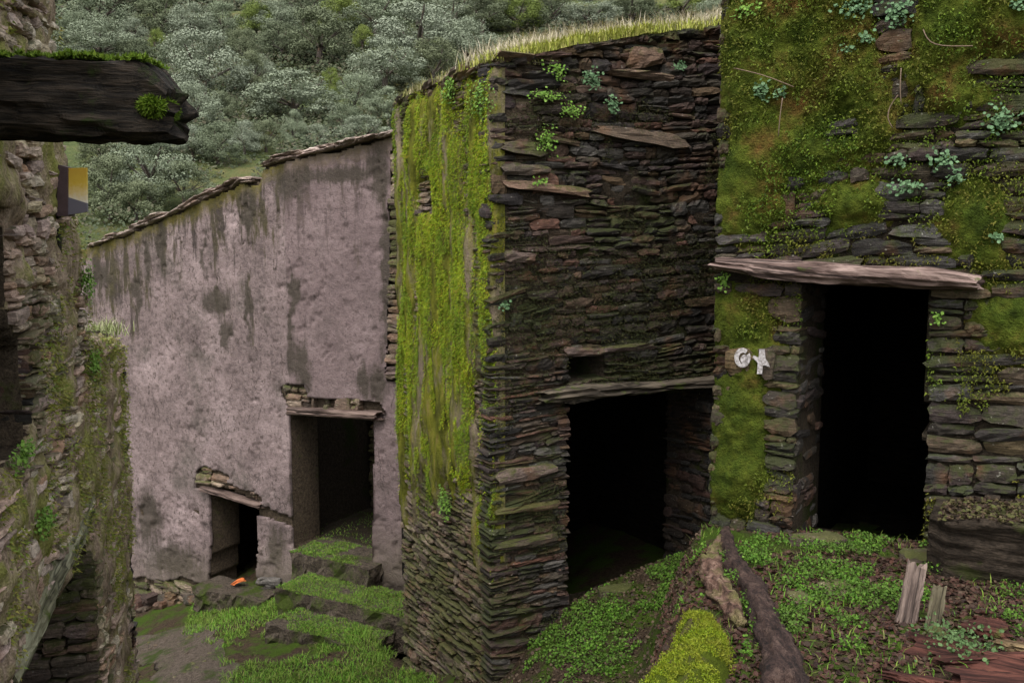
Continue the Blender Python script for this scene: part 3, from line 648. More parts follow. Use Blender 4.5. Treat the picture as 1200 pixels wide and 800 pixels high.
link('painted_symbol', flat(RF, [px_poly([(890, 409), (896, 409), (897, 420), (901, 426), (902, 430), (897, 428), (894, 428), (893, 438), (887, 438), (888, 425), (882, 419), (883, 416), (889, 419)], NM)], NM, 'cross', right), m_white.m, right, label='white painted leaning cross')
S = Stones()
for px, py, w_, h_ in ((868, 424, .2, .19), (897, 424, .13, .2)):
    u, v = RF.uv(px, py); S.add(RF, u, v, w_, h_, .05, .2, 0, 'right')
S.build(right, 2)

# ------------------------------------------------------------------ tall ruined wall on the left
def LD(px): k = (px - 600) / F; return (-2.8 + .243 * 6.0) / (k + .243)       # distance at which the wall passes a picture column
lu = lambda D: (D - 6.0) / LF.U[1]
prof = [(-4.4, 7.2), (lu(5.85), 7.2), (lu(6.0), 6.4), (lu(5.92), 5.4), (lu(6.1), 4.85), (lu(6.4), 4.55), (lu(6.5), 4.0), (lu(6.62), 3.92), (lu(7.4), 3.86), (lu(7.9), 3.7), (lu(7.9), -1), (-4.4, -1)]
win = [(lu(4.2), 3.5), (lu(4.98), 3.5), (lu(4.98), 4.05), (lu(4.8), 4.15), (lu(4.78), 4.75), (lu(4.2), 4.75)]
low = [(lu(4.3), -.6), (lu(6.42), -.6), (lu(6.42), 2.2), (lu(6.3), 2.72), (lu(5.6), 2.52), (lu(4.3), 2.4)]
def f_in(U, V): a, b = U + .06 * ND(U, V, 4), V + .08 * ND(U, V, 5); return inpoly(a, b, prof) & ~inpoly(U, V, win) & ~inpoly(U, V, low)
leftw = thing('stone_house', tuple(LF.pt(-1, 0, -.4)), 'tall lichened ruin wall at left carrying a thick beam and sign', 'house')
link('wall', sheet(LF, -4.2, 2.2, -.8, 7.1, .05, f_in, lambda U, V: -.05 + .03 * ND(U, V), .6), m_mortar_tan, leftw)
S = Stones()
masonry(S, LF, -4.1, 2.0, -.3, 7, f_in, (.028, .085), (.09, .32), 'left', (-.03, .035), (.1, .2), 51, .05)
def f_coat(U, V): return f_in(U, V) & (fbm(U * 1.6, V * .8, 131) + .3 * (fbm(U * 8, V * 3, 132) - .5) > .4)
f_soft = lambda U, V: soft(f_coat, U, V, .1)
m = M('lichened old mud render', .95, .1); p = m.pos
n1 = m.noise(3, m.map(p, (1, 1, .5)), 5, .7); n2 = m.noise(17, m.map(p, (1, 1, .5)), 5, .72); n3 = m.noise(75)
c = m.ramp(n2, [(.3, (.1, .07, .05)), (.44, (.32, .24, .17)), (.58, (.48, .36, .27)), (.72, (.55, .47, .36))])
c = m.mix(m.ramp(n1, [(.44, 0.), (.6, .85)]), c, m.mix(n2, (.15, .17, .03), (.4, .4, .1)))
c = m.mix(.6, c, m.ramp(n3, [(.3, .4), (.65, 1.2)]), 'MULTIPLY'); m.col(c); m.bump(m.math('ADD', n2, m.math('MULTIPLY', n3, .4)), .04)
link('render_coat', sheet(LF, -4.1, 2.0, -.4, 7, .03, lambda U, V: f_in(U, V) & (f_soft(U, V) > .02), lambda U, V: -.07 + .085 * f_soft(U, V) + .1 * (fbm(U * 4, V * 5, 133) - .5) + .06 * (fbm(U * 12, V * 12, 134) - .5), .08, None, .02), m.m, leftw)
r1 = LF.side(lu(6.42) - .06, False); masonry(S, r1, -.6, 0, -.3, 2.6, lambda u, v: v < 2.5, (.05, .11), (.12, .3), 'midleft', (-.02, .03), (.08, .12), 52)
r2 = LF.side(lu(4.98), False); masonry(S, r2, -.6, 0, 3.5, 4.1, lambda u, v: v < 4.1, (.05, .11), (.12, .3), 'dark', (-.02, .02), (.08, .12), 53)
en = Frame((0, 0), (1, 0)); en.O = LF.pt(lu(7.9), 0, 0); en.U = -LF.N; en.N = LF.U
masonry(S, en, 0, .6, -.3, 3.7, lambda u, v: v < 3.6, (.05, .11), (.12, .3), 'dark', (-.02, .03), (.08, .12), 54)
S.build(leftw, 300)
link('room', box_room(LF, lu(3.4), lu(6.55), -.8, 3.0, -.6, -2.6), m_inside, leftw)
link('room', box_room(LF, lu(3.4), lu(5.4), 3.3, 5.0, -.6, -2.4), m_inside, leftw)
for (D0, z0, D1, z1, hh, nm, cc) in ((4.3, 2.5, 6.42, 2.8, .11, 'lintel', ((.17, .16, .1), (.36, .35, .24))),):
    o = link(nm, timber(D1 - D0, .13, hh, int(D0 * 10), boxy=4, rough=.14, ends=.05), mat_wood('lichened ' + nm, *cc, .35), leftw); place(o, span(LF.pt(lu(D0), z0, -.1), LF.pt(lu(D1), z1, -.1)))
n = 70000; U = rng.uniform(lu(4.3), lu(7.9), n); V = rng.uniform(-.3, 6.9, n)
dens = fbm(U * 1.7, V * 1.3, 101) + .3 * (fbm(U * 9, V * 9, 102) - .5) - .12 * sstep(4.2, 5, V)
k = (dens > .56) & f_in(U, V); U, V = U[k], V[k]; P = LF.pt(U, V, rng.uniform(-.01, .045, len(U)))
m_moss_o = mat_leaf('dull olive moss', [(.12, .14, .02), (.22, .24, .035), (.28, .24, .06), (.14, .22, .03), (.25, .21, .09)])
link('moss_coat', mesh('moss', *fuzz(P, np.tile(LF.N, (len(P), 1)), (.012, .035), (.003, .008), .5, .6)), m_moss_o, leftw, kind='stuff')
# ------------------------------------------------------------------ thick old beam sticking out of the left wall
b0, b1 = at(-70, 113, 4.2), at(211, 122, 4.2); Lb = float(np.linalg.norm(b1 - b0))
def btap(t):
    e = max(0, (t - .86) / .14); return (1 - .25 * e, 1 - .42 * e ** 1.6, -.055 * e ** 1.6)
beam = link('wooden_beam', timber(Lb, .15, .158, 21, n=70, ring=36, boxy=6, rough=.15, ends=.05, taper=btap), mat_wood('black old oak', (.012, .0095, .007), (.045, .034, .025), .2, (.02, .03, .006), 2.2))
tag(beam, 'thick dark rotting wooden beam with moss along its top', 'beam'); place(beam, span(b0, b1))
n = 16000; t = rng.uniform(.18, .9, n); yy = rng.uniform(-.15, .15, n)
k = fbm(t * 14, yy * 8, 5) > .42; t, yy = t[k], yy[k]; mw = np.array(world_of(beam))
loc = np.stack([t * Lb - Lb / 2, yy, .152 + .03 * fbm(t * 30, yy * 20, 6)], 1)
e = rng.normal(0, 1, (4200, 3)); e /= np.linalg.norm(e, axis=1)[:, None]; e2 = e * [.065, .12, .045] + [Lb / 2 - .075, -.05, -.03]
lo2 = np.concatenate([loc, e2]); no = np.concatenate([np.tile([0, 0, 1.], (len(loc), 1)), e])
link('moss_coat', mesh('moss', *fuzz(lo2 @ mw[:3, :3].T + mw[:3, 3], no @ mw[:3, :3].T, (.012, .03), (.003, .007), .1, .5)), mat_leaf('fresh green moss', [(.05, .1, .006), (.11, .19, .012), (.16, .23, .02), (.08, .14, .01)]), beam, kind='stuff')

# ------------------------------------------------------------------ little yellow and grey sign on the left wall
def solid(pts, th, name):                                       # pts: outline facing the camera, pushed back by th
    i = len(pts); V = [tuple(p) for p in pts] + [(p[0], p[1] + th, p[2]) for p in pts]
    me = bpy.data.meshes.new(name); me.from_pydata(V, [], [tuple(range(i - 1, -1, -1)), tuple(range(i, 2 * i))] + [(j, (j + 1) % i, i + (j + 1) % i, i + j) for j in range(i)]); me.update(); return me
DS = 5.72
sign = thing('wall_sign', tuple(at(72, 252, DS)), 'small yellow and grey sign box fixed to left wall', 'sign')
pm = lambda n_, c_, r_=.5: M(n_, r_).col(c_).m
m = M('brown painted metal', .6); m.col(m.mix(m.noise(30), (.05, .032, .034), (.11, .075, .08))); m_brown = m.m
link('sign_box', solid([at(68, 193, DS), at(79, 196, DS), at(79, 253, DS), at(66, 253, DS)], .1, 'box'), m_brown, sign)
link('back_plate', solid([at(79, 197, DS + .036), at(100, 197, DS + .036), at(100.5, 248, DS + .036), at(79, 252, DS + .036)], .03, 'plate'), m_brown, sign)
m = M('faded yellow sign paint', .5); sx = m.n('ShaderNodeSeparateXYZ'); m.l(m.pos, sx.inputs[0])
z0, z1 = at(90, 236, DS)[2], at(90, 200, DS)[2]
f = m.math('DIVIDE', m.math('SUBTRACT', sx.outputs[2], z0), z1 - z0); f = m.math('ADD', f, m.math('MULTIPLY', m.math('SUBTRACT', m.noise(45), .5), .5))
m.col(m.ramp(f, [(.0, (.75, .68, .55)), (.3, (.72, .55, .24)), (.6, (.62, .42, .06)), (1., (.55, .35, .05))]))
link('sign_panel', solid([at(79.5, 197, DS + .015), at(101, 196.5, DS + .015), at(101.5, 238, DS + .015), at(79.5, 231, DS + .015)], .02, 'panel'), m.m, sign, label='faded yellow and cream upper panel')
link('sign_panel', solid([at(79.5, 231, DS + .012), at(101.5, 238, DS + .012), at(102, 248, DS + .012), at(79.5, 252, DS + .012)], .02, 'panel'), pm('grey sign paint', (.15, .14, .17)), sign, label='slanting dark grey lower panel')
link('bracket', solid([at(60, 192, DS + .05), at(67, 192, DS + .05), at(70, 350, DS + .05), at(65, 350, DS + .05)], .04, 'bracket'), pm('black iron', (.015, .014, .014)), sign)

# ------------------------------------------------------------------ stone steps and blocks before the rendered house
m_step = mat_ground('mossy step stone', (.035, .028, .022), (.12, .095, .072), .4, (.06, .085, .015))
steps = thing('stone_steps', tuple(PF.pt(-.6, .2, .8)), 'short flight of grassy stone steps up to tall doorway', 'steps')
turf_pts = []
def slab(u0, u1, z0, z1, n0, n1, seed, parent=None, name='step', m_=None):
    nx, ny = 16, 8; us = np.linspace(u0, u1, nx + 1); ns_ = np.linspace(n0, n1, ny + 1); U, Nn = np.meshgrid(us, ns_)
    T = PF.pt(U + .05 * (vn(U * 5, Nn * 5, seed) - .5), z1 + .05 * (fbm(U * 4, Nn * 4, seed) - .5), Nn + .11 * (fbm(U * 4, Nn * 4, seed + 3) - .5))
    idx = np.arange(T.shape[0] * T.shape[1]).reshape(T.shape[:2]); Vt = T.reshape(-1, 3)
    rg = list(idx[0, :]) + list(idx[1:, -1]) + list(idx[-1, -2::-1]) + list(idx[-2:0:-1, 0]); nR = len(rg); V = [Vt]; q = [[idx[j, i], idx[j + 1, i], idx[j + 1, i + 1], idx[j, i + 1]] for j in range(ny) for i in range(nx)]
    prev = rg
    for lev in range(1, 5):
        B = Vt[rg].copy(); f_ = lev / 4; B[:, 2] = B[:, 2] * (1 - f_) + z0 * f_; B[:, :2] += rng.uniform(-.035, .035, (nR, 2)); B[:, 2] += rng.uniform(-.02, .02, nR) * (lev < 4); V.append(B)
        base = len(Vt) + (lev - 1) * nR; cur = [base + i for i in range(nR)]
        q += [[prev[k], prev[(k + 1) % nR], cur[(k + 1) % nR], cur[k]] for k in range(nR)]; prev = cur
    o = link(name, mesh(name, np.concatenate(V), q), m_ or m_step, parent)
    return o
def upx(px, n): return PF.uv(px, 700, n)[0]
n = 1500; U = rng.uniform(upx(346, -.5), upx(440, -.5) + .2, n); Nn = rng.uniform(-1.7, -.45, n); k = fbm(U * 4, Nn * 4, 66) > .45; turf_pts.append(PF.pt(U, .63, Nn)[k])
for (a, b, z0, z1, n0, n1, s_) in ((upx(346, .1), upx(440, .1), .25, .64, -.5, .2, 1), (upx(322, .8), upx(480, .8), .0, .42, .16, .8, 2), (upx(312, 1.3), upx(430, 1.3), -.1, .24, .74, 1.32, 3)):
    slab(a, b, z0, z1, n0, n1, s_, steps)
    k = int(5500 * (b - a) * (n1 - n0) / .6); U = rng.uniform(a, b, k); Nn = rng.uniform(max(n0, -.45), n1 - .01, k); keep = fbm(U * 3, Nn * 3, s_) + .1 * rng.random(k) > .46
    turf_pts.append(PF.pt(U, z1 + .05 * (fbm(U * 4, Nn * 4, s_) - .5) - .005, Nn)[keep])
m_grass = mat_leaf('fresh alley grass', [(.04, .11, .008), (.085, .2, .014), (.12, .26, .02), (.065, .155, .011), (.17, .24, .03), (.17, .15, .06)], patch=((.1, .15, .02), 1.3))
link('step_turf', mesh('turf', *blades(np.concatenate(turf_pts), (.008, .035), (.002, .005), .9, 1.)), m_grass, steps, kind='stuff')
b = slab(upx(236, .35), upx(312, .35), -.3, .03, .04, .5, 9, None, 'stone_block'); tag(b, 'flat mossy stone block below the low doorway', 'stone block')
u_, z_ = PF.uv(282, 696, .2)
tile = link('tile_shard', timber(.16, .06, .02, 4, n=6, ring=10, boxy=3, rough=.3, ends=.03, taper=lambda t: (1 - .5 * t, 1, .02 * math.sin(3 * t))), pm('orange fired clay', (.5, .13, .035), .7))
tag(tile, 'bright orange broken tile shard at the low doorway', 'tile shard'); pb = PF.pt(u_, .075, .2); place(tile, span(pb - np.array([.07, 0, -.0]), pb + np.array([.07, -.02, .05])))

# ------------------------------------------------------------------ earth ledge, stakes, log, moss boulder, debris on the terrace
m = M('layered earth ledge', .95, .1); n1 = m.noise(4, m.map(m.pos, (1, 1, 6)), 6, .7); n2 = m.noise(40, m.map(m.pos, (1, 1, 2)), 4, .7)
c = m.ramp(m.math('ADD', m.math('MULTIPLY', n1, .6), m.math('MULTIPLY', n2, .4)), [(.36, (.009, .007, .005)), (.5, (.03, .023, .017)), (.66, (.075, .057, .042))])
c = m.mix(m.ramp(m.noise(3, None, 4), [(.54, 0.), (.66, .7)]), c, (.045, .06, .012)); m.col(c); m.bump(n1, .05); m_ledge = m.m
NF = .6; l0 = RF.uv(1082, 700, NF)[0]
lf = Frame((0, 0), (1, 0)); lf.O = RF.O + RF.N * NF; lf.U = RF.U; lf.N = RF.N
ledtop = lambda U: np.interp(U, [l0, l0 + .25, l0 + .7, 3.2], [3.02, 3.07, 3.1, 3.12])
def led_off(U, V):
    lay = V * 17 + 1.2 * fbm(U * 1.4, V * 2, 5); k = np.floor(lay); fr_ = lay - k
    return .06 * (vn(U * 1.3 + k * 7.7, k * 3.1, 6) - .5) + .03 * (fbm(U * 6, V * 22, 8) - .5) - .02 * (fr_ < .14) - .12 * sstep(.12, 0, U - l0)
led_me = sheet(lf, l0, 3.1, 2.3, 3.2, .02, lambda U, V: (V < ledtop(U) + .05 * ND(U, V)) & (U > l0 + .1 * ND(U * .5, V, 3)), led_off, .62, None, .02)
led = link('earth_ledge', led_me, m_ledge); n = 2600; U = rng.uniform(l0 + .05, 2.9, n); Nn = rng.uniform(-.5, -.01, n); P = lf.pt(U, ledtop(U) + .03 * 1 + .05 * ND(U, ledtop(U)) - .02, Nn)
link('leaf_litter', mesh('litter', *leaves(P, np.tile([0, 0, 1.], (n, 1)), (.005, .017), .5)), mat_leaf('brown ledge litter', [(.02, .012, .008), (.05, .03, .018), (.06, .07, .015), (.09, .06, .035)]), led, kind='stuff'); tag(led, 'low ledge of layered dark earth along the right house', 'ledge')
def stick(name, p0, p1, hw, hh, seed, mat_, label, cat_, **k):
    L = float(np.linalg.norm(np.array(p1) - np.array(p0))); o = link(name, timber(L, hw, hh, seed, **k), mat_); tag(o, label, cat_); place(o, span(p0, p1, k2.get('roll', 0), k2.get('up', (0, 0, 1)))); return o
k2 = {'up': (-.35, -1, 0)}
m_stake = mat_wood('grey split stake', (.07, .05, .042), (.24, .18, .15))
g0 = hit(1060, 730); t0 = at(1075, 662, g0[1] + .12)
stick('wooden_stake', g0 - [0, 0, .04], t0, .044, .02, 31, m_stake, 'taller grey split stake leaning on the earth ledge', 'stake', boxy=4, rough=.16, ends=.03)
g0 = hit(1090, 738); t0 = at(1102, 686, g0[1] + .1)
stick('wooden_stake', g0 - [0, 0, .04], t0, .03, .018, 32, mat_wood('mossy split stake', (.06, .05, .03), (.15, .13, .085), .3), 'shorter mossy stake beside the taller grey one', 'stake', boxy=4, rough=.16, ends=.02)
k2 = {}
# log: a crooked bark covered trunk lying down the bank edge
def tube(pts, rad, ring=18, sub=8, seed=0, rough=.12):
    pts = np.array(pts, float); n = len(pts); tt = np.linspace(0, n - 1, (n - 1) * sub + 1)
    Pc = np.stack([np.interp(tt, range(n), pts[:, i]) for i in range(3)], 1); R = np.interp(tt, range(n), rad)
    for _ in range(5): Pc[1:-1] = (Pc[:-2] + 2 * Pc[1:-1] + Pc[2:]) / 4
    V = []
    for i in range(len(Pc)):
        d = nrm(Pc[min(i + 1, len(Pc) - 1)] - Pc[max(i - 1, 0)]); a = nrm(np.cross(d, [.3, .2, 1])); b = np.cross(a, d)
        for k in range(ring):
            an = k / ring * 2 * math.pi; g = R[i] * (1 + rough * 2 * (float(vn(k * .8 + (i * .08), i * .22, seed)) - .5) + rough * (float(vn(k * 2.1, i * .7, seed + 4)) - .5)); V.append(Pc[i] + g * (math.cos(an) * a + math.sin(an) * b))
    q = [[i * ring + k, i * ring + (k + 1) % ring, (i + 1) * ring + (k + 1) % ring, (i + 1) * ring + k] for i in range(len(Pc) - 1) for k in range(ring)]
    e = len(V); V += [Pc[0], Pc[-1]]; q += [[e, k, (k + 1) % ring, e] for k in range(0)]
    tri = [(e, (k + 1) % ring, k) for k in range(ring)] + [(e + 1, (len(Pc) - 1) * ring + k, (len(Pc) - 1) * ring + (k + 1) % ring) for k in range(ring)]
    me = bpy.data.meshes.new('tube'); me.from_pydata([tuple(map(float, v)) for v in V], [], [tuple(x) for x in q] + tri); me.update()
    me.polygons.foreach_set('use_smooth', [True] * len(me.polygons)); return me
m = M('wet brown bark', .8, .3); n1 = m.noise(9, m.map(m.pos, (3, 1, 1)), 5, .7, .4); n2 = m.noise(60, None, 4, .7)
c = m.ramp(m.math('ADD', m.math('MULTIPLY', n1, .65), m.math('MULTIPLY', n2, .35)), [(.38, (.012, .007, .006)), (.5, (.05, .028, .023)), (.66, (.14, .09, .07))]); m.col(c); m.bump(m.math('ADD', n1, n2), .03); m_bark = m.m
lp = []
for px, py, dep in ((850, 634, 6.15), (853, 668, 5.7), (860, 705, 5.25), (884, 745, 4.8), (893, 790, 4.4), (908, 850, 3.95), (918, 900, 3.6)):
    P = at(px, py, dep); lp.append([P[0], P[1], max(P[2], float(H(P[0], P[1])) + .02)])
lg = link('fallen_log', tube(lp, [.03, .048, .058, .066, .072, .078, .08], 26, 16, seed=3, rough=.28), m_bark); tag(lg, 'dark crooked fallen log lying down the bank edge', 'log')
# pale root along the bank
rt = [at(x, y, d) for x, y, d in ((846, 652, 6.0), (838, 676, 5.6), (832, 702, 5.2), (840, 728, 4.85), (856, 756, 4.5), (868, 776, 4.3))]
rt = [[a_, b_, max(c_, float(H(a_, b_)) + .03)] for a_, b_, c_ in rt]
m = M('pale pinkish root wood', .85); n1 = m.noise(16, None, 5, .7); m.col(m.mix(m.ramp(m.noise(5), [(.45, 0.), (.6, 1.)]), m.ramp(n1, [(.35, (.035, .02, .015)), (.52, (.13, .075, .055)), (.7, (.27, .18, .14))]), m.ramp(n1, [(.35, (.08, .08, .02)), (.65, (.2, .17, .08))]))); m.bump(n1, .04)
r_ = link('gnarled_root', tube(rt, [.02, .04, .06, .062, .05, .025], 26, 14, seed=9, rough=.4), m.m); tag(r_, 'pale pinkish gnarled root just left of the log', 'root')
# moss covered hump on the bank edge
q0 = hit(836, 736); sv = np.linspace(0, 1, 60); tv = np.linspace(-1, 1, 40); Sg, Tg = np.meshgrid(sv, tv)
yc = q0[1] + .05 - 1.5 * Sg; xc = terr_edge(yc) + .05 + .05 * np.sin(Sg * 6); wd = (.06 + .13 * sstep(0, .35, Sg)) * (1 + .4 * (fbm(Sg * 5, Tg * 0, 3) - .5))
Xg = xc + Tg * wd; Yg = yc + .06 * (fbm(Sg * 6, Tg * 2, 4) - .5)
Zg = H(Xg, Yg) * .45 + .55 * H(xc + .1, Yg) + .1 * (1 - np.abs(Tg) ** 2.5) * sstep(0, .12, Sg) * (.6 + .9 * fbm(Sg * 7, Tg * 2.5, 5)) + .03 * (fbm(Sg * 22, Tg * 7, 9) - .5) - .05 * np.abs(Tg) ** 3
VB = np.stack([Xg, Yg, Zg], -1); idx = np.arange(Sg.size).reshape(Sg.shape)
q = np.stack([idx[:-1, :-1], idx[:-1, 1:], idx[1:, 1:], idx[1:, :-1]], -1).reshape(-1, 4)[:, ::-1]
bo = link('mossy_hump', mesh('hump', VB.reshape(-1, 3), q, None, True), mat_ground('hump under moss', (.08, .06, .035), (.1, .1, .025), .6, (.09, .12, .01))); tag(bo, 'bright yellow green moss hump on the bank left of log', 'moss')
vi = rng.integers(0, Sg.size, 70000); P = VB.reshape(-1, 3)[vi] + rng.normal(0, .013, (70000, 3)) * [1, 1, .25]; Nb = np.tile([0, -.25, 1.], (70000, 1)); Nb[:, 0] += Tg.ravel()[vi] * .7
k = (fbm(P[:, 0] * 7, P[:, 1] * 7, 8) + .4 * (fbm(P[:, 0] * 25, P[:, 1] * 25, 18) - .5) > .42) & (np.abs(Tg.ravel()[vi]) < .93)
link('moss_cushion', mesh('moss', *fuzz(P[k], Nb[k], (.005, .013), (.0015, .0035), -.1, .8)), mat_leaf('bright cushion moss', [(.09, .15, .006), (.16, .23, .008), (.24, .28, .012), (.12, .18, .008)], patch=((.17, .14, .02), 6.)), bo, kind='stuff')
# rotten red brown boards
m_rot = mat_wood('rotten red brown board', (.035, .013, .01), (.12, .045, .032), .15); m_rot2 = mat_wood('ochre rotten board', (.1, .065, .035), (.26, .19, .1), .2)
boards = [((1068, 760), (1215, 800), .075, .02, m_rot, 'long rotten red board at the lower right corner'), ((1100, 778), (1230, 780), .06, .018, m_rot, 'thin red board lying behind the ochre one'),
          ((1142, 742), (1178, 750), .05, .03, m_rot, 'short brick red chunk of wood against the ledge'), ((1172, 757), (1230, 776), .055, .02, m_rot2, 'ochre mossy board end at the right edge'),
          ((1040, 796), (1110, 812), .05, .018, m_rot, 'dark red board half buried at the bottom edge'), ((1120, 806), (1240, 822), .07, .022, m_rot, 'wide red board nearest the bottom right corner'),
          ((1075, 752), (1120, 770), .03, .014, m_rot, 'small splinter of red wood below the stakes')]
for i, ((x0, y0), (x1, y1), hw, hh, mm, lb) in enumerate(boards):
    p0, p1 = hit(x0, y0), hit(x1, y1); p0[2] += hh * .7 + .01 * (i % 3); p1[2] += hh * .7 + .012 * (i % 2) + .02
    k2 = {'roll': random.uniform(-.3, .3)}; stick('rotten_board', p0, p1, hw, hh, 60 + i, mm, lb, 'board', boxy=4, rough=.2, ends=.06)['group'] = 'rotten boards on the terrace'
k2 = {}
st = [((930, 640), (985, 636), .09, 'brown flat stone at the right doorway threshold'), ((1058, 655), (1100, 652), .05, 'flat grey stone in front of the right doorway'), ((1085, 739), (1104, 742), .03, 'little pale stone at the foot of the stakes'), ((960, 690), (998, 696), .05, 'flat reddish stone sunk in the terrace weeds'), ((925, 700), (948, 705), .04, 'small brown stone amid weeds by the log'), ((705, 692), (745, 690), .04, 'pale flat stone on the dark doorway threshold')]
for i, ((x0, y0), (x1, y1), hh, lb) in enumerate(st):
    p0, p1 = hit(x0, y0), hit(x1, y1); c_ = (p0 + p1) / 2; c_[2] = float(H(c_[0], c_[1])); wdt = float(np.linalg.norm(p1 - p0))
    V = PROTO[i][0].copy(); V = np.stack([V[:, 0] * wdt, V[:, 1] * .16, V[:, 2] * .12 + hh * .8], 1)
    o = link('flat_stone', mesh('flat_stone', V, SQ), mk['midleft'][0]); o.location = c_; tag(o, lb, 'stone')

# ------------------------------------------------------------------ grass and ground cover
def scatter(n, x0, x1, y0, y1, keep):
    x = rng.uniform(x0, x1, n); y = rng.uniform(y0, y1, n); k = keep(x, y); x, y = x[k], y[k]; return np.stack([x, y, H(x, y)], 1)
pn = lambda P_, fr: (P_ - fr.O) @ fr.N
def alley(x, y):
    P = np.stack([x, y, 0 * x], 1)
    return (pn(P, PF) > .05) & (pn(P, LF) > .0) & ((pn(P, ML) > .02) | ((P - MR.O) @ ML.U < -2.4)) & ~on_path(x, y) & (fbm(x * 1.3, y * 1.3, 21) + .5 * (fbm(x * 7, y * 7, 23) - .5) > .37)
P = scatter(110000, -6.5, -.4, 8.0, 13.6, alley)
link('alley_grass', mesh('grass', *blades(P, (.012, .065), (.002, .0045), 1.1, 1.)), m_grass, kind='stuff')
def yard(x, y):
    P = np.stack([x, y, 0 * x], 1); s_ = x - terr_edge(y); a = fbm(x * 2.0, y * 2.0, 33)
    return (pn(P, MR) > -.04) & (s_ < -.42) & (x > -.4) & (a + .5 * (fbm(x * 9, y * 9, 34) - .5) > .49 + .2 * sstep(6.9, 5.8, y))
P = scatter(80000, -.4, 2.4, 5.4, 9, yard); Nz = np.tile([0, 0, 1.], (len(P), 1)); P[:, 2] += rng.uniform(.0, .06, len(P))
m_clover = mat_leaf('bright clover leaves', [(.03, .075, .006), (.06, .145, .012), (.1, .21, .018), (.04, .1, .008), (.13, .23, .03)], patch=((.05, .07, .015), 4.))
link('yard_weeds', mesh('weeds', *leaves(P, Nz, (.004, .012), 1.1)), m_clover, kind='stuff')
P = scatter(1500, -6, -2.4, 8.5, 13, lambda x, y: on_path(x, y) & (fbm(x * 3, y * 3, 91) > .45)); V0 = PROTO[3][0]; sz = rng.uniform(.012, .05, len(P)) ** 1.0; V = np.concatenate([P[i] + [0, 0, -.004] + np.stack([V0[:, 0], V0[:, 1] * .8, V0[:, 2] * .5 + .3], 1) * z_ @ np.array([[math.cos(i), math.sin(i), 0], [-math.sin(i), math.cos(i), 0], [0, 0, 1]]) for i, z_ in enumerate(sz)])
link('path_pebbles', mesh('pebbles', V, np.concatenate([SQ + len(V0) * i for i in range(len(P))])), mk['midleft'][1], kind='stuff')
blob = [(900, 655, .32), (950, 665, .28), (985, 690, .25), (925, 690, .25), (1010, 632, .22), (1030, 700, .22), (1040, 735, .22), (1000, 735, .18), (880, 650, .2), (905, 735, .2), (960, 640, .2), (930, 770, .2), (1010, 765, .12)]
bp = [(hit(a, b), r_) for a, b, r_ in blob]
def terr(x, y):
    d = np.zeros(len(x))
    for c_, r_ in bp: d = np.maximum(d, 1.25 - np.hypot((x - c_[0]), (y - c_[1]) * .8) / r_)
    P = np.stack([x, y, 0 * x], 1)
    return (x > terr_edge(y) - .1) & (pn(P, RF) > -.06) & (np.hypot(x - hit(1075, 735)[0], y - hit(1075, 735)[1] + .1) > .2) & (d + 3.4 * (fbm(x * 5, y * 5, 35) - .5) > .66)
P = scatter(120000, .3, 3.2, 3.6, 7.2, terr); Nz = np.tile([0, 0, 1.], (len(P), 1)); P[:, 2] += rng.uniform(.0, .07, len(P)) * (.4 + fbm(P[:, 0] * 4, P[:, 1] * 4, 3))
link('terrace_weeds', mesh('weeds', *leaves(P, Nz, (.003, .0095), 1.1)), m_clover, kind='stuff')
stk = hit(1075, 735)
P = scatter(5200, .2, 3.4, 3.4, 7.0, lambda x, y: (x > terr_edge(y) - .15) & (np.hypot(x - stk[0], y - stk[1] + .1) > .22) & (fbm(x * 3, y * 3, 39) > .42))
link('terrace_grass', mesh('grass', *blades(P, (.02, .06), (.0012, .003), 1., 1.)), m_grass, kind='stuff')
P = scatter(30000, .0, 3.4, 3.4, 7.0, lambda x, y: (x > terr_edge(y) - .3) & (fbm(x * 2.2, y * 2.2, 49) > .4)); P[:, 2] += .004; Nz = np.tile([0, 0, 1.], (len(P), 1))
link('leaf_litter', mesh('litter', *leaves(P, Nz, (.006, .02), .45)), mat_leaf('dead maroon leaves', [(.018, .009, .007), (.04, .018, .013), (.07, .03, .02), (.03, .02, .013), (.09, .055, .035)]), kind='stuff')
P = scatter(9000, -.5, 2.0, 5.3, 8.8, lambda x, y: (x < terr_edge(y) - .05) & (x > -.5)); P[:, 2] += .004; Nz = np.tile([0, 0, 1.], (len(P), 1))
link('yard_litter', mesh('litter', *leaves(P, Nz, (.006, .018), .5)), mat_leaf('brown yard litter', [(.025, .017, .012), (.06, .04, .025), (.1, .07, .045)]), kind='stuff')

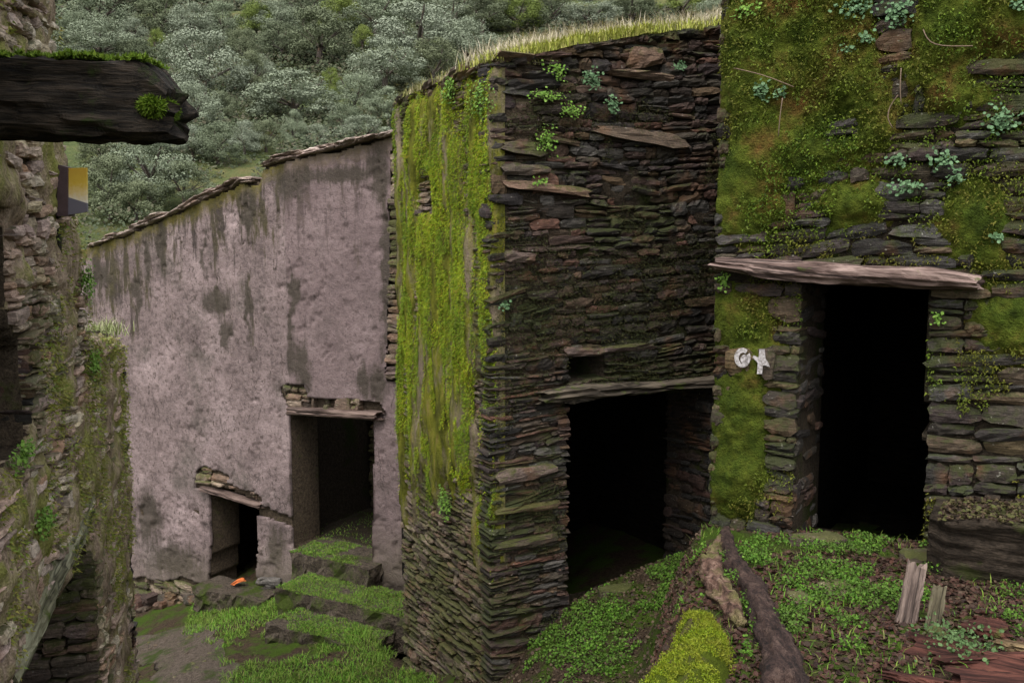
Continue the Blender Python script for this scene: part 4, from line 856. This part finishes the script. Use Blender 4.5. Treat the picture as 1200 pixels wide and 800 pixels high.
# ------------------------------------------------------------------ plants rooted in the walls
m_penny = mat_leaf('pale pennywort leaves', [(.06, .12, .05), (.13, .22, .11), (.09, .17, .08), (.05, .1, .035)])
m_fern = mat_leaf('fresh wall fern leaves', [(.08, .17, .02), (.13, .25, .03), (.17, .28, .05), (.06, .13, .02)])
PL = [(MR, 652, 84, 30, 18, 1, 'bright green plant high on the dark house beside corner'), (MR, 692, 92, 24, 22, 0, 'blue green plant right of the bright one under grass top'), (MR, 640, 112, 46, 14, 1, 'trailing green plant just below the brightest one'), (MR, 668, 130, 30, 16, 1, 'lower tuft of trailing green plants near dark house corner'),
      (MR, 718, 124, 18, 20, 0, 'round blue green plant above the long pale stone'), (MR, 632, 214, 20, 12, 1, 'small lone plant on dark wall below long stone'), (MR, 795, 78, 16, 12, 0, 'dim plant near the upper right of the dark house'), (MR, 640, 165, 24, 30, 1, 'thin plant dangling beside the dark house corner'), (MR, 590, 358, 16, 10, 0, 'pale sprig on the dark house corner at half height'), (ML, 523, 590, 14, 34, 1, 'green fern low on the mossy side wall'), (ML, 566, 120, 26, 40, 1, 'green plant hanging at the top of the mossy gable'), (ML, 528, 105, 14, 30, 1, 'little green tuft near the gable top left'),
      (RF, 1002, 10, 40, 22, 0, 'widest pennywort clump at the top of the right wall'), (RF, 1052, 14, 26, 26, 0, 'pennywort clump right of the widest one at the top'), (RF, 1014, 46, 18, 14, 0, 'small round pennywort under the widest clump'), (RF, 992, 58, 14, 12, 0, 'tiny pennywort below the small round one'), (RF, 893, 106, 22, 22, 0, 'pennywort on the moss near the right wall left edge'), (RF, 916, 110, 14, 14, 0, 'pennywort with a dry stem beneath it'), (RF, 1052, 186, 20, 14, 0, 'pennywort above the stones left of the bare patch'),
      (RF, 1105, 188, 24, 22, 0, 'fresh pennywort on the stones right of centre'), (RF, 1063, 218, 34, 16, 0, 'pale pair of pennyworts over the doorway'), (RF, 1122, 208, 18, 16, 0, 'pennywort just above the hanging moss patch'), (RF, 1175, 140, 30, 26, 0, 'dark pennywort near the right picture edge'), (RF, 1195, 5, 20, 16, 0, 'pennywort in the upper right corner'), (RF, 848, 328, 14, 26, 1, 'green sprig under the left end of plank lintel'), (RF, 1100, 374, 12, 14, 1, 'green sprig on the stones right of the doorway'), (RF, 875, 12, 30, 16, 1, 'yellow green tuft at top left of right wall'), (RF, 1168, 278, 14, 8, 0, 'tiny pale leaf pair on the hanging moss patch'),
      (LF, 25, 532, 40, 24, 1, 'green plants growing on the left window sill'), (LF, 108, 425, 20, 30, 1, 'green tuft below the broken top of left wall'), (LF, 100, 330, 22, 40, 1, 'dull green plant on the left wall under the sign'), (LF, 50, 610, 26, 34, 1, 'green fern low on the left wall above the beam slot')]
for fr, px, py, wpx, hpx, kd, lb in PL:
    u, v = fr.uv(px, py, .03); D = float(np.linalg.norm(fr.pt(u, v) - EYE)); sx = wpx / F * D / 2; sz = hpx / F * D / 2
    if fr is LF or fr is ML: sx *= 2.2
    n = max(34, int(9000 * sx * sz) * 2); a = rng.normal(0, .5, n).clip(-1.2, 1.2) * sx; b = rng.normal(0, .5, n).clip(-1.2, 1.2) * sz
    P = fr.pt(u + a, v + b, .02 + rng.uniform(0, .05, n)); Nn = np.tile(fr.N + [0, 0, .7], (n, 1))
    V, Fc = leaves(P, Nn, (.006, .013) if kd else (.006, .016), .5)
    o = thing('wall_plant', tuple(fr.pt(u, v, 0)), lb, 'plant', 'plants rooted in the walls'); link('leaves', mesh('leaves', V, Fc), m_fern if kd else m_penny, o)
# grass tuft on the broken left wall
u, v = LF.uv(122, 392, -.1); n = 260; P = LF.pt(u + rng.normal(0, .12, n), v + rng.normal(0, .02, n), -.1 + rng.normal(0, .07, n))
tu = thing('grass_tuft', tuple(LF.pt(u, v, -.1)), 'pale grass tuft on the broken top of left wall', 'grass tuft'); link('leaves', mesh('leaves', *blades(P, (.05, .16), (.002, .004), .9, 1.)), mat_leaf('pale tuft grass', [(.3, .33, .14), (.22, .28, .08), (.42, .4, .26)]), tu)
# dry stems on the right wall
m_stem = pm('dry stem', (.17, .12, .085), .9)
for pts, lb in (([(1046, 150), (1040, 140), (1042, 125), (1053, 112)], 'short bent dry stem right of mossy render'), ([(1056, 122), (1055, 105), (1056, 80)], 'upright dry stem over the bent one'), ([(1082, 35), (1090, 56), (1140, 54)], 'kinked dry stem near the top of the right wall'), ([(860, 80), (895, 88), (930, 102)], 'slanting dry stem across the moss at upper left'), ([(912, 160), (915, 135), (917, 115)], 'thin dry stem under the pennywort')):
    o = link('dry_stem', tube([RF.pt(*RF.uv(a, b, .06), .06 + .02 * (i % 2)) for i, (a, b) in enumerate(pts)], [.0035] * len(pts), 6, 4, 1, .1), m_stem); tag(o, lb, 'dry stem', 'dry stems on the right wall')
# grey green weed by the stakes
c_ = hit(1122, 764); n = 500; P = c_ + rng.normal(0, 1, (n, 3)) * [.09, .09, .0] + np.stack([0 * rng.random(n), 0 * rng.random(n), rng.uniform(0, .09, n)], 1)
o = thing('weed', tuple(c_), 'grey green leafy weed in front of the ledge and stakes', 'weed'); link('leaves', mesh('leaves', *leaves(P, np.tile([0, -.3, 1.], (n, 1)), (.004, .012), .9)), mat_leaf('grey green weed', [(.05, .1, .03), (.09, .15, .055), (.04, .075, .02)]), o)

# ------------------------------------------------------------------ trees on the hillside
def crown_mesh(seed, n_cl=34, per=130, leaf=.05):
    r = np.random.default_rng(seed); V = []; 
    cl = []
    for _ in range(n_cl):
        a = r.uniform(0, 6.283); h = r.uniform(-.45, 1); rr = math.sqrt(max(0, 1 - max(h, 0) ** 2)) * r.uniform(.45, 1); cl.append((rr * math.cos(a) * .5, rr * math.sin(a) * .5, .42 + h * .5, r.uniform(.09, .19)))
    P = []; N = []
    for x, y, z, s_ in cl:
        d = r.normal(0, 1, (per, 3)); d /= np.linalg.norm(d, axis=1)[:, None]; rad = s_ * r.uniform(.55, 1.08, per)[:, None]
        P.append(np.array([x, y, z]) + d * rad * [1, 1, .72]); N.append(d)
    P = np.concatenate(P); N = np.concatenate(N); n = len(P)
    d = N * 1. + [0, 0, .35] + r.normal(0, .33, (n, 3)); d /= np.linalg.norm(d, axis=1)[:, None]; a = np.cross(d, r.normal(0, 1, (n, 3))); a /= np.linalg.norm(a, axis=1)[:, None]; b = np.cross(d, a); s_ = r.uniform(.4, 1, n)[:, None] * leaf * .5
    V = np.stack([P - a * s_, P + b * s_ * .6, P + a * s_, P - b * s_ * .6], 1).reshape(-1, 3)
    return mesh('crown', V, np.arange(4 * n).reshape(-1, 4))
def trunk_mesh(seed):
    r = np.random.default_rng(seed); V = []; q = []
    def limb(p0, p1, r0, r1):
        d = nrm(p1 - p0); a = nrm(np.cross(d, [.2, .9, .3])); b = np.cross(d, a); i = len(V)
        for p_, rad in ((p0, r0), ((p0 + p1) / 2 + r.normal(0, .015, 3), (r0 + r1) / 2), (p1, r1)):
            for k in range(6): V.append(p_ + rad * (math.cos(k * 1.047) * a + math.sin(k * 1.047) * b))
        for j in range(2):
            for k in range(6): q.append([i + j * 6 + k, i + j * 6 + (k + 1) % 6, i + j * 6 + 6 + (k + 1) % 6, i + j * 6 + 6 + k])
    t = np.array([0, 0, .36]); limb(np.array([0, 0, -.08]), t, .045, .032)
    for k in range(6):
        a = k * 1.05 + r.uniform(-.3, .3); limb(t * r.uniform(.7, 1), np.array([math.cos(a) * r.uniform(.2, .36), math.sin(a) * r.uniform(.2, .36), r.uniform(.5, .82)]), .024, .008)
    return mesh('trunk', np.array(V), q)
def crown_mat(name, cols, inner):
    m = M(name, .75, .2); c = m.mix(m.island(), cols[0], cols[1]); c = m.mix(m.math('MULTIPLY', m.objrnd(), .55), c, inner)
    m.col(c); return m.m
m_c = [crown_mat('grey green olive leaves', ((.185, .215, .15), (.26, .29, .215)), (.15, .19, .1)), crown_mat('dull green oak leaves', ((.1, .125, .075), (.165, .195, .12)), (.12, .13, .06)), crown_mat('yellow green scrub leaves', ((.12, .16, .03), (.2, .24, .06)), (.1, .14, .03))]
m_trunk = mat_stone('tree bark', 'object', [(.07, .055, .045), (.12, .1, .085)], .2)
crowns = [[crown_mesh(200 + i + 10 * k, 40 + 5 * (i % 3), 330, .034) for i in range(3)] for k in range(3)]
for k in range(3):
    for me in crowns[k]: me.materials.append(m_c[k])
trunks = [trunk_mesh(300 + i) for i in range(3)]
for me in trunks: me.materials.append(m_trunk)
# (x, y, width, height of the crown in the picture, kind, label)
T = [(118, 18, 75, 55, 0, 'grey green tree at the top beside the left ruin'), (88, 40, 45, 40, 1, 'dull tree touching the edge of the left ruin'), (118, 52, 85, 48, 0, 'wide grey green tree just above the beam moss'), (157, 38, 34, 30, 0, 'small round tree over the middle of the beam'), (190, 22, 58, 48, 1, 'dark green tree at the top over the beam end'), (228, 30, 60, 44, 0, 'pale round tree above the largest olive'), (262, 28, 48, 44, 0, 'grey tree to the right of the pale round one'),
     (184, 52, 24, 32, 2, 'slim yellowish bush over the beam end'), (158, 62, 50, 30, 1, 'dark bush directly above the beam'), (240, 84, 100, 84, 0, 'largest round olive right of the beam end'), (206, 66, 40, 40, 1, 'dull tree wedged left of the largest olive'), (284, 58, 44, 44, 1, 'dull tree right of the largest olive top'), (293, 90, 48, 54, 1, 'bluish tree between largest olive and broad grey olive'), (300, 28, 50, 44, 2, 'yellowish tree at the top left of centre'), (226, 130, 66, 60, 0, 'grey olive right beside the mossy beam end'), (312, 122, 48, 42, 1, 'dark tree under the bluish one'), (262, 130, 40, 40, 1, 'green bush beside the grey olive at the beam end'),
     (322, 26, 62, 42, 0, 'grey olive at top with dark hollow below'), (356, 14, 62, 46, 1, 'dark bluish tree at the top edge'), (376, 48, 92, 62, 1, 'broad dark tree above the broad grey olive'), (330, 50, 56, 42, 1, 'purple grey shrub left of the broad dark tree'), (440, 22, 76, 46, 0, 'pale tree at top left of the tall pale olive'), (400, 20, 50, 44, 2, 'olive yellow tree at the top centre'), (425, 45, 26, 28, 2, 'small bright yellow green bush among grey trees'), (490, 45, 112, 72, 0, 'tall pale olive above the mossy gable'), (452, 80, 90, 62, 0, 'wide olive just left of the mossy gable top'), (508, 76, 70, 54, 1, 'dark tree directly behind the gable top'), (390, 98, 28, 34, 2, 'small light green bush left of wide olive'),
     (345, 116, 112, 60, 0, 'broad grey olive above the rendered wall'), (302, 85, 44, 40, 0, 'mid grey tree left of the broad grey olive'), (416, 112, 54, 48, 0, 'grey tree between broad olive and wide olive'), (456, 126, 52, 44, 0, 'bluish olive low against the mossy gable'), (405, 142, 44, 40, 1, 'dull shrub above the wall coping middle'), (490, 12, 70, 38, 1, 'dull tree at the top right of pale tree'), (528, 20, 62, 46, 0, 'grey tree at top above grassy wall left end'), (548, 56, 76, 58, 0, 'leafy olive right behind the gable grass'),
     (178, 198, 98, 86, 0, 'large low olive right of the little sign'), (128, 222, 80, 70, 1, 'dark bush close beside the little sign'), (226, 168, 46, 40, 0, 'pale bush under the beam end'), (256, 168, 58, 48, 1, 'dark green bush on the edge of the meadow'), (286, 162, 44, 38, 0, 'grey bush at the top of the meadow'), (190, 168, 44, 36, 0, 'pale bush just below the beam underside'), (160, 236, 70, 50, 1, 'dark bush over the low end of rendered wall'), (216, 218, 70, 52, 1, 'green bush above the middle of the coping'), (118, 174, 50, 36, 1, 'bush between beam and sign'), (312, 160, 44, 38, 1, 'dull bush right of the meadow top'), (345, 152, 32, 42, 0, 'small bluish pointed bush over the coping'), (372, 160, 40, 28, 0, 'low grey bush behind the coping stones'), (426, 154, 64, 36, 0, 'bluish low bush near the coping right end'),
     (566, 18, 70, 46, 1, 'dark tree behind the grass at top centre'), (606, 18, 60, 42, 2, 'yellowish tree over the grassy wall'), (646, 14, 60, 40, 1, 'purplish shrub over the grassy wall middle'), (690, 18, 70, 40, 0, 'grey shrub over the brightest wall grass'), (740, 12, 70, 38, 1, 'dull shrub above the grassy wall right half'), (800, 6, 56, 34, 2, 'green bush by the right house top'), (840, 14, 56, 40, 0, 'pale shrub touching the right house edge')]
cnt = 0
def tree(px, py, wp, hp, kind, lb, grp='olive trees and bushes on the hillside'):
    global cnt
    B = hit(px, py + hp * .5, Hill); D = B[1]; sw = wp / F * D; sh = hp / F * D
    o = thing('olive_tree' if kind == 0 else 'oak_tree' if kind == 1 else 'scrub_bush', tuple(B - [0, 0, .1]), lb, 'tree' if kind < 2 else 'bush', grp)
    for nm, me in (('trunk', trunks[cnt % 3]), ('crown', crowns[kind][cnt % 3])):
        c_ = bpy.data.objects.new(nm, me); col.objects.link(c_); c_.parent = o
        c_.scale = (sw, sw, sh * 1.1); c_.rotation_euler = (0, 0, cnt * 1.9)
    cnt += 1; return o
for t in T: tree(*t)
r = random.Random(5)
for k in range(52):                                             # the wood goes on above and beside the picture
    px = r.uniform(-300, 1300); py = r.uniform(-150, -15) if 60 < px < 840 else r.uniform(-120, 160); wp = r.uniform(50, 85)
    if k % 2: px, py = r.uniform(-420, 40), r.uniform(-60, 235)
    tree(px, py, wp, wp * r.uniform(.6, .85), r.choice((0, 0, 1, 1, 2)), 'grey green tree of the wood that goes on beyond the picture edges', 'trees beyond the picture edges')
n = 330000; px = np.where(rng.random(n) < .6, rng.uniform(60, 860, n), rng.uniform(-420, 1250, n)); yy = 24 + 96 * rng.random(n) ** .8
x = (px - 600) / F * yy; kk = fbm(x / 3.2, yy / 3.2, 77) > .43; x, yy = x[kk], yy[kk]; zz = Hill(x, yy); hh = np.clip((fbm(x / 3.2, yy / 3.2, 77) - .42) * 6, .05, .9) * rng.random(len(x))
P = np.stack([x, yy, zz + hh], 1); V, Fc = leaves(P, np.tile([0, -.6, 1.], (len(P), 1)), (.0009 * yy, .0022 * yy), .45)
link('undergrowth', mesh('scrub', V, Fc), mat_leaf('hillside scrub leaves', [(.03, .042, .02), (.05, .065, .03), (.07, .085, .04), (.075, .065, .04), (.045, .06, .028)]), kind='stuff')
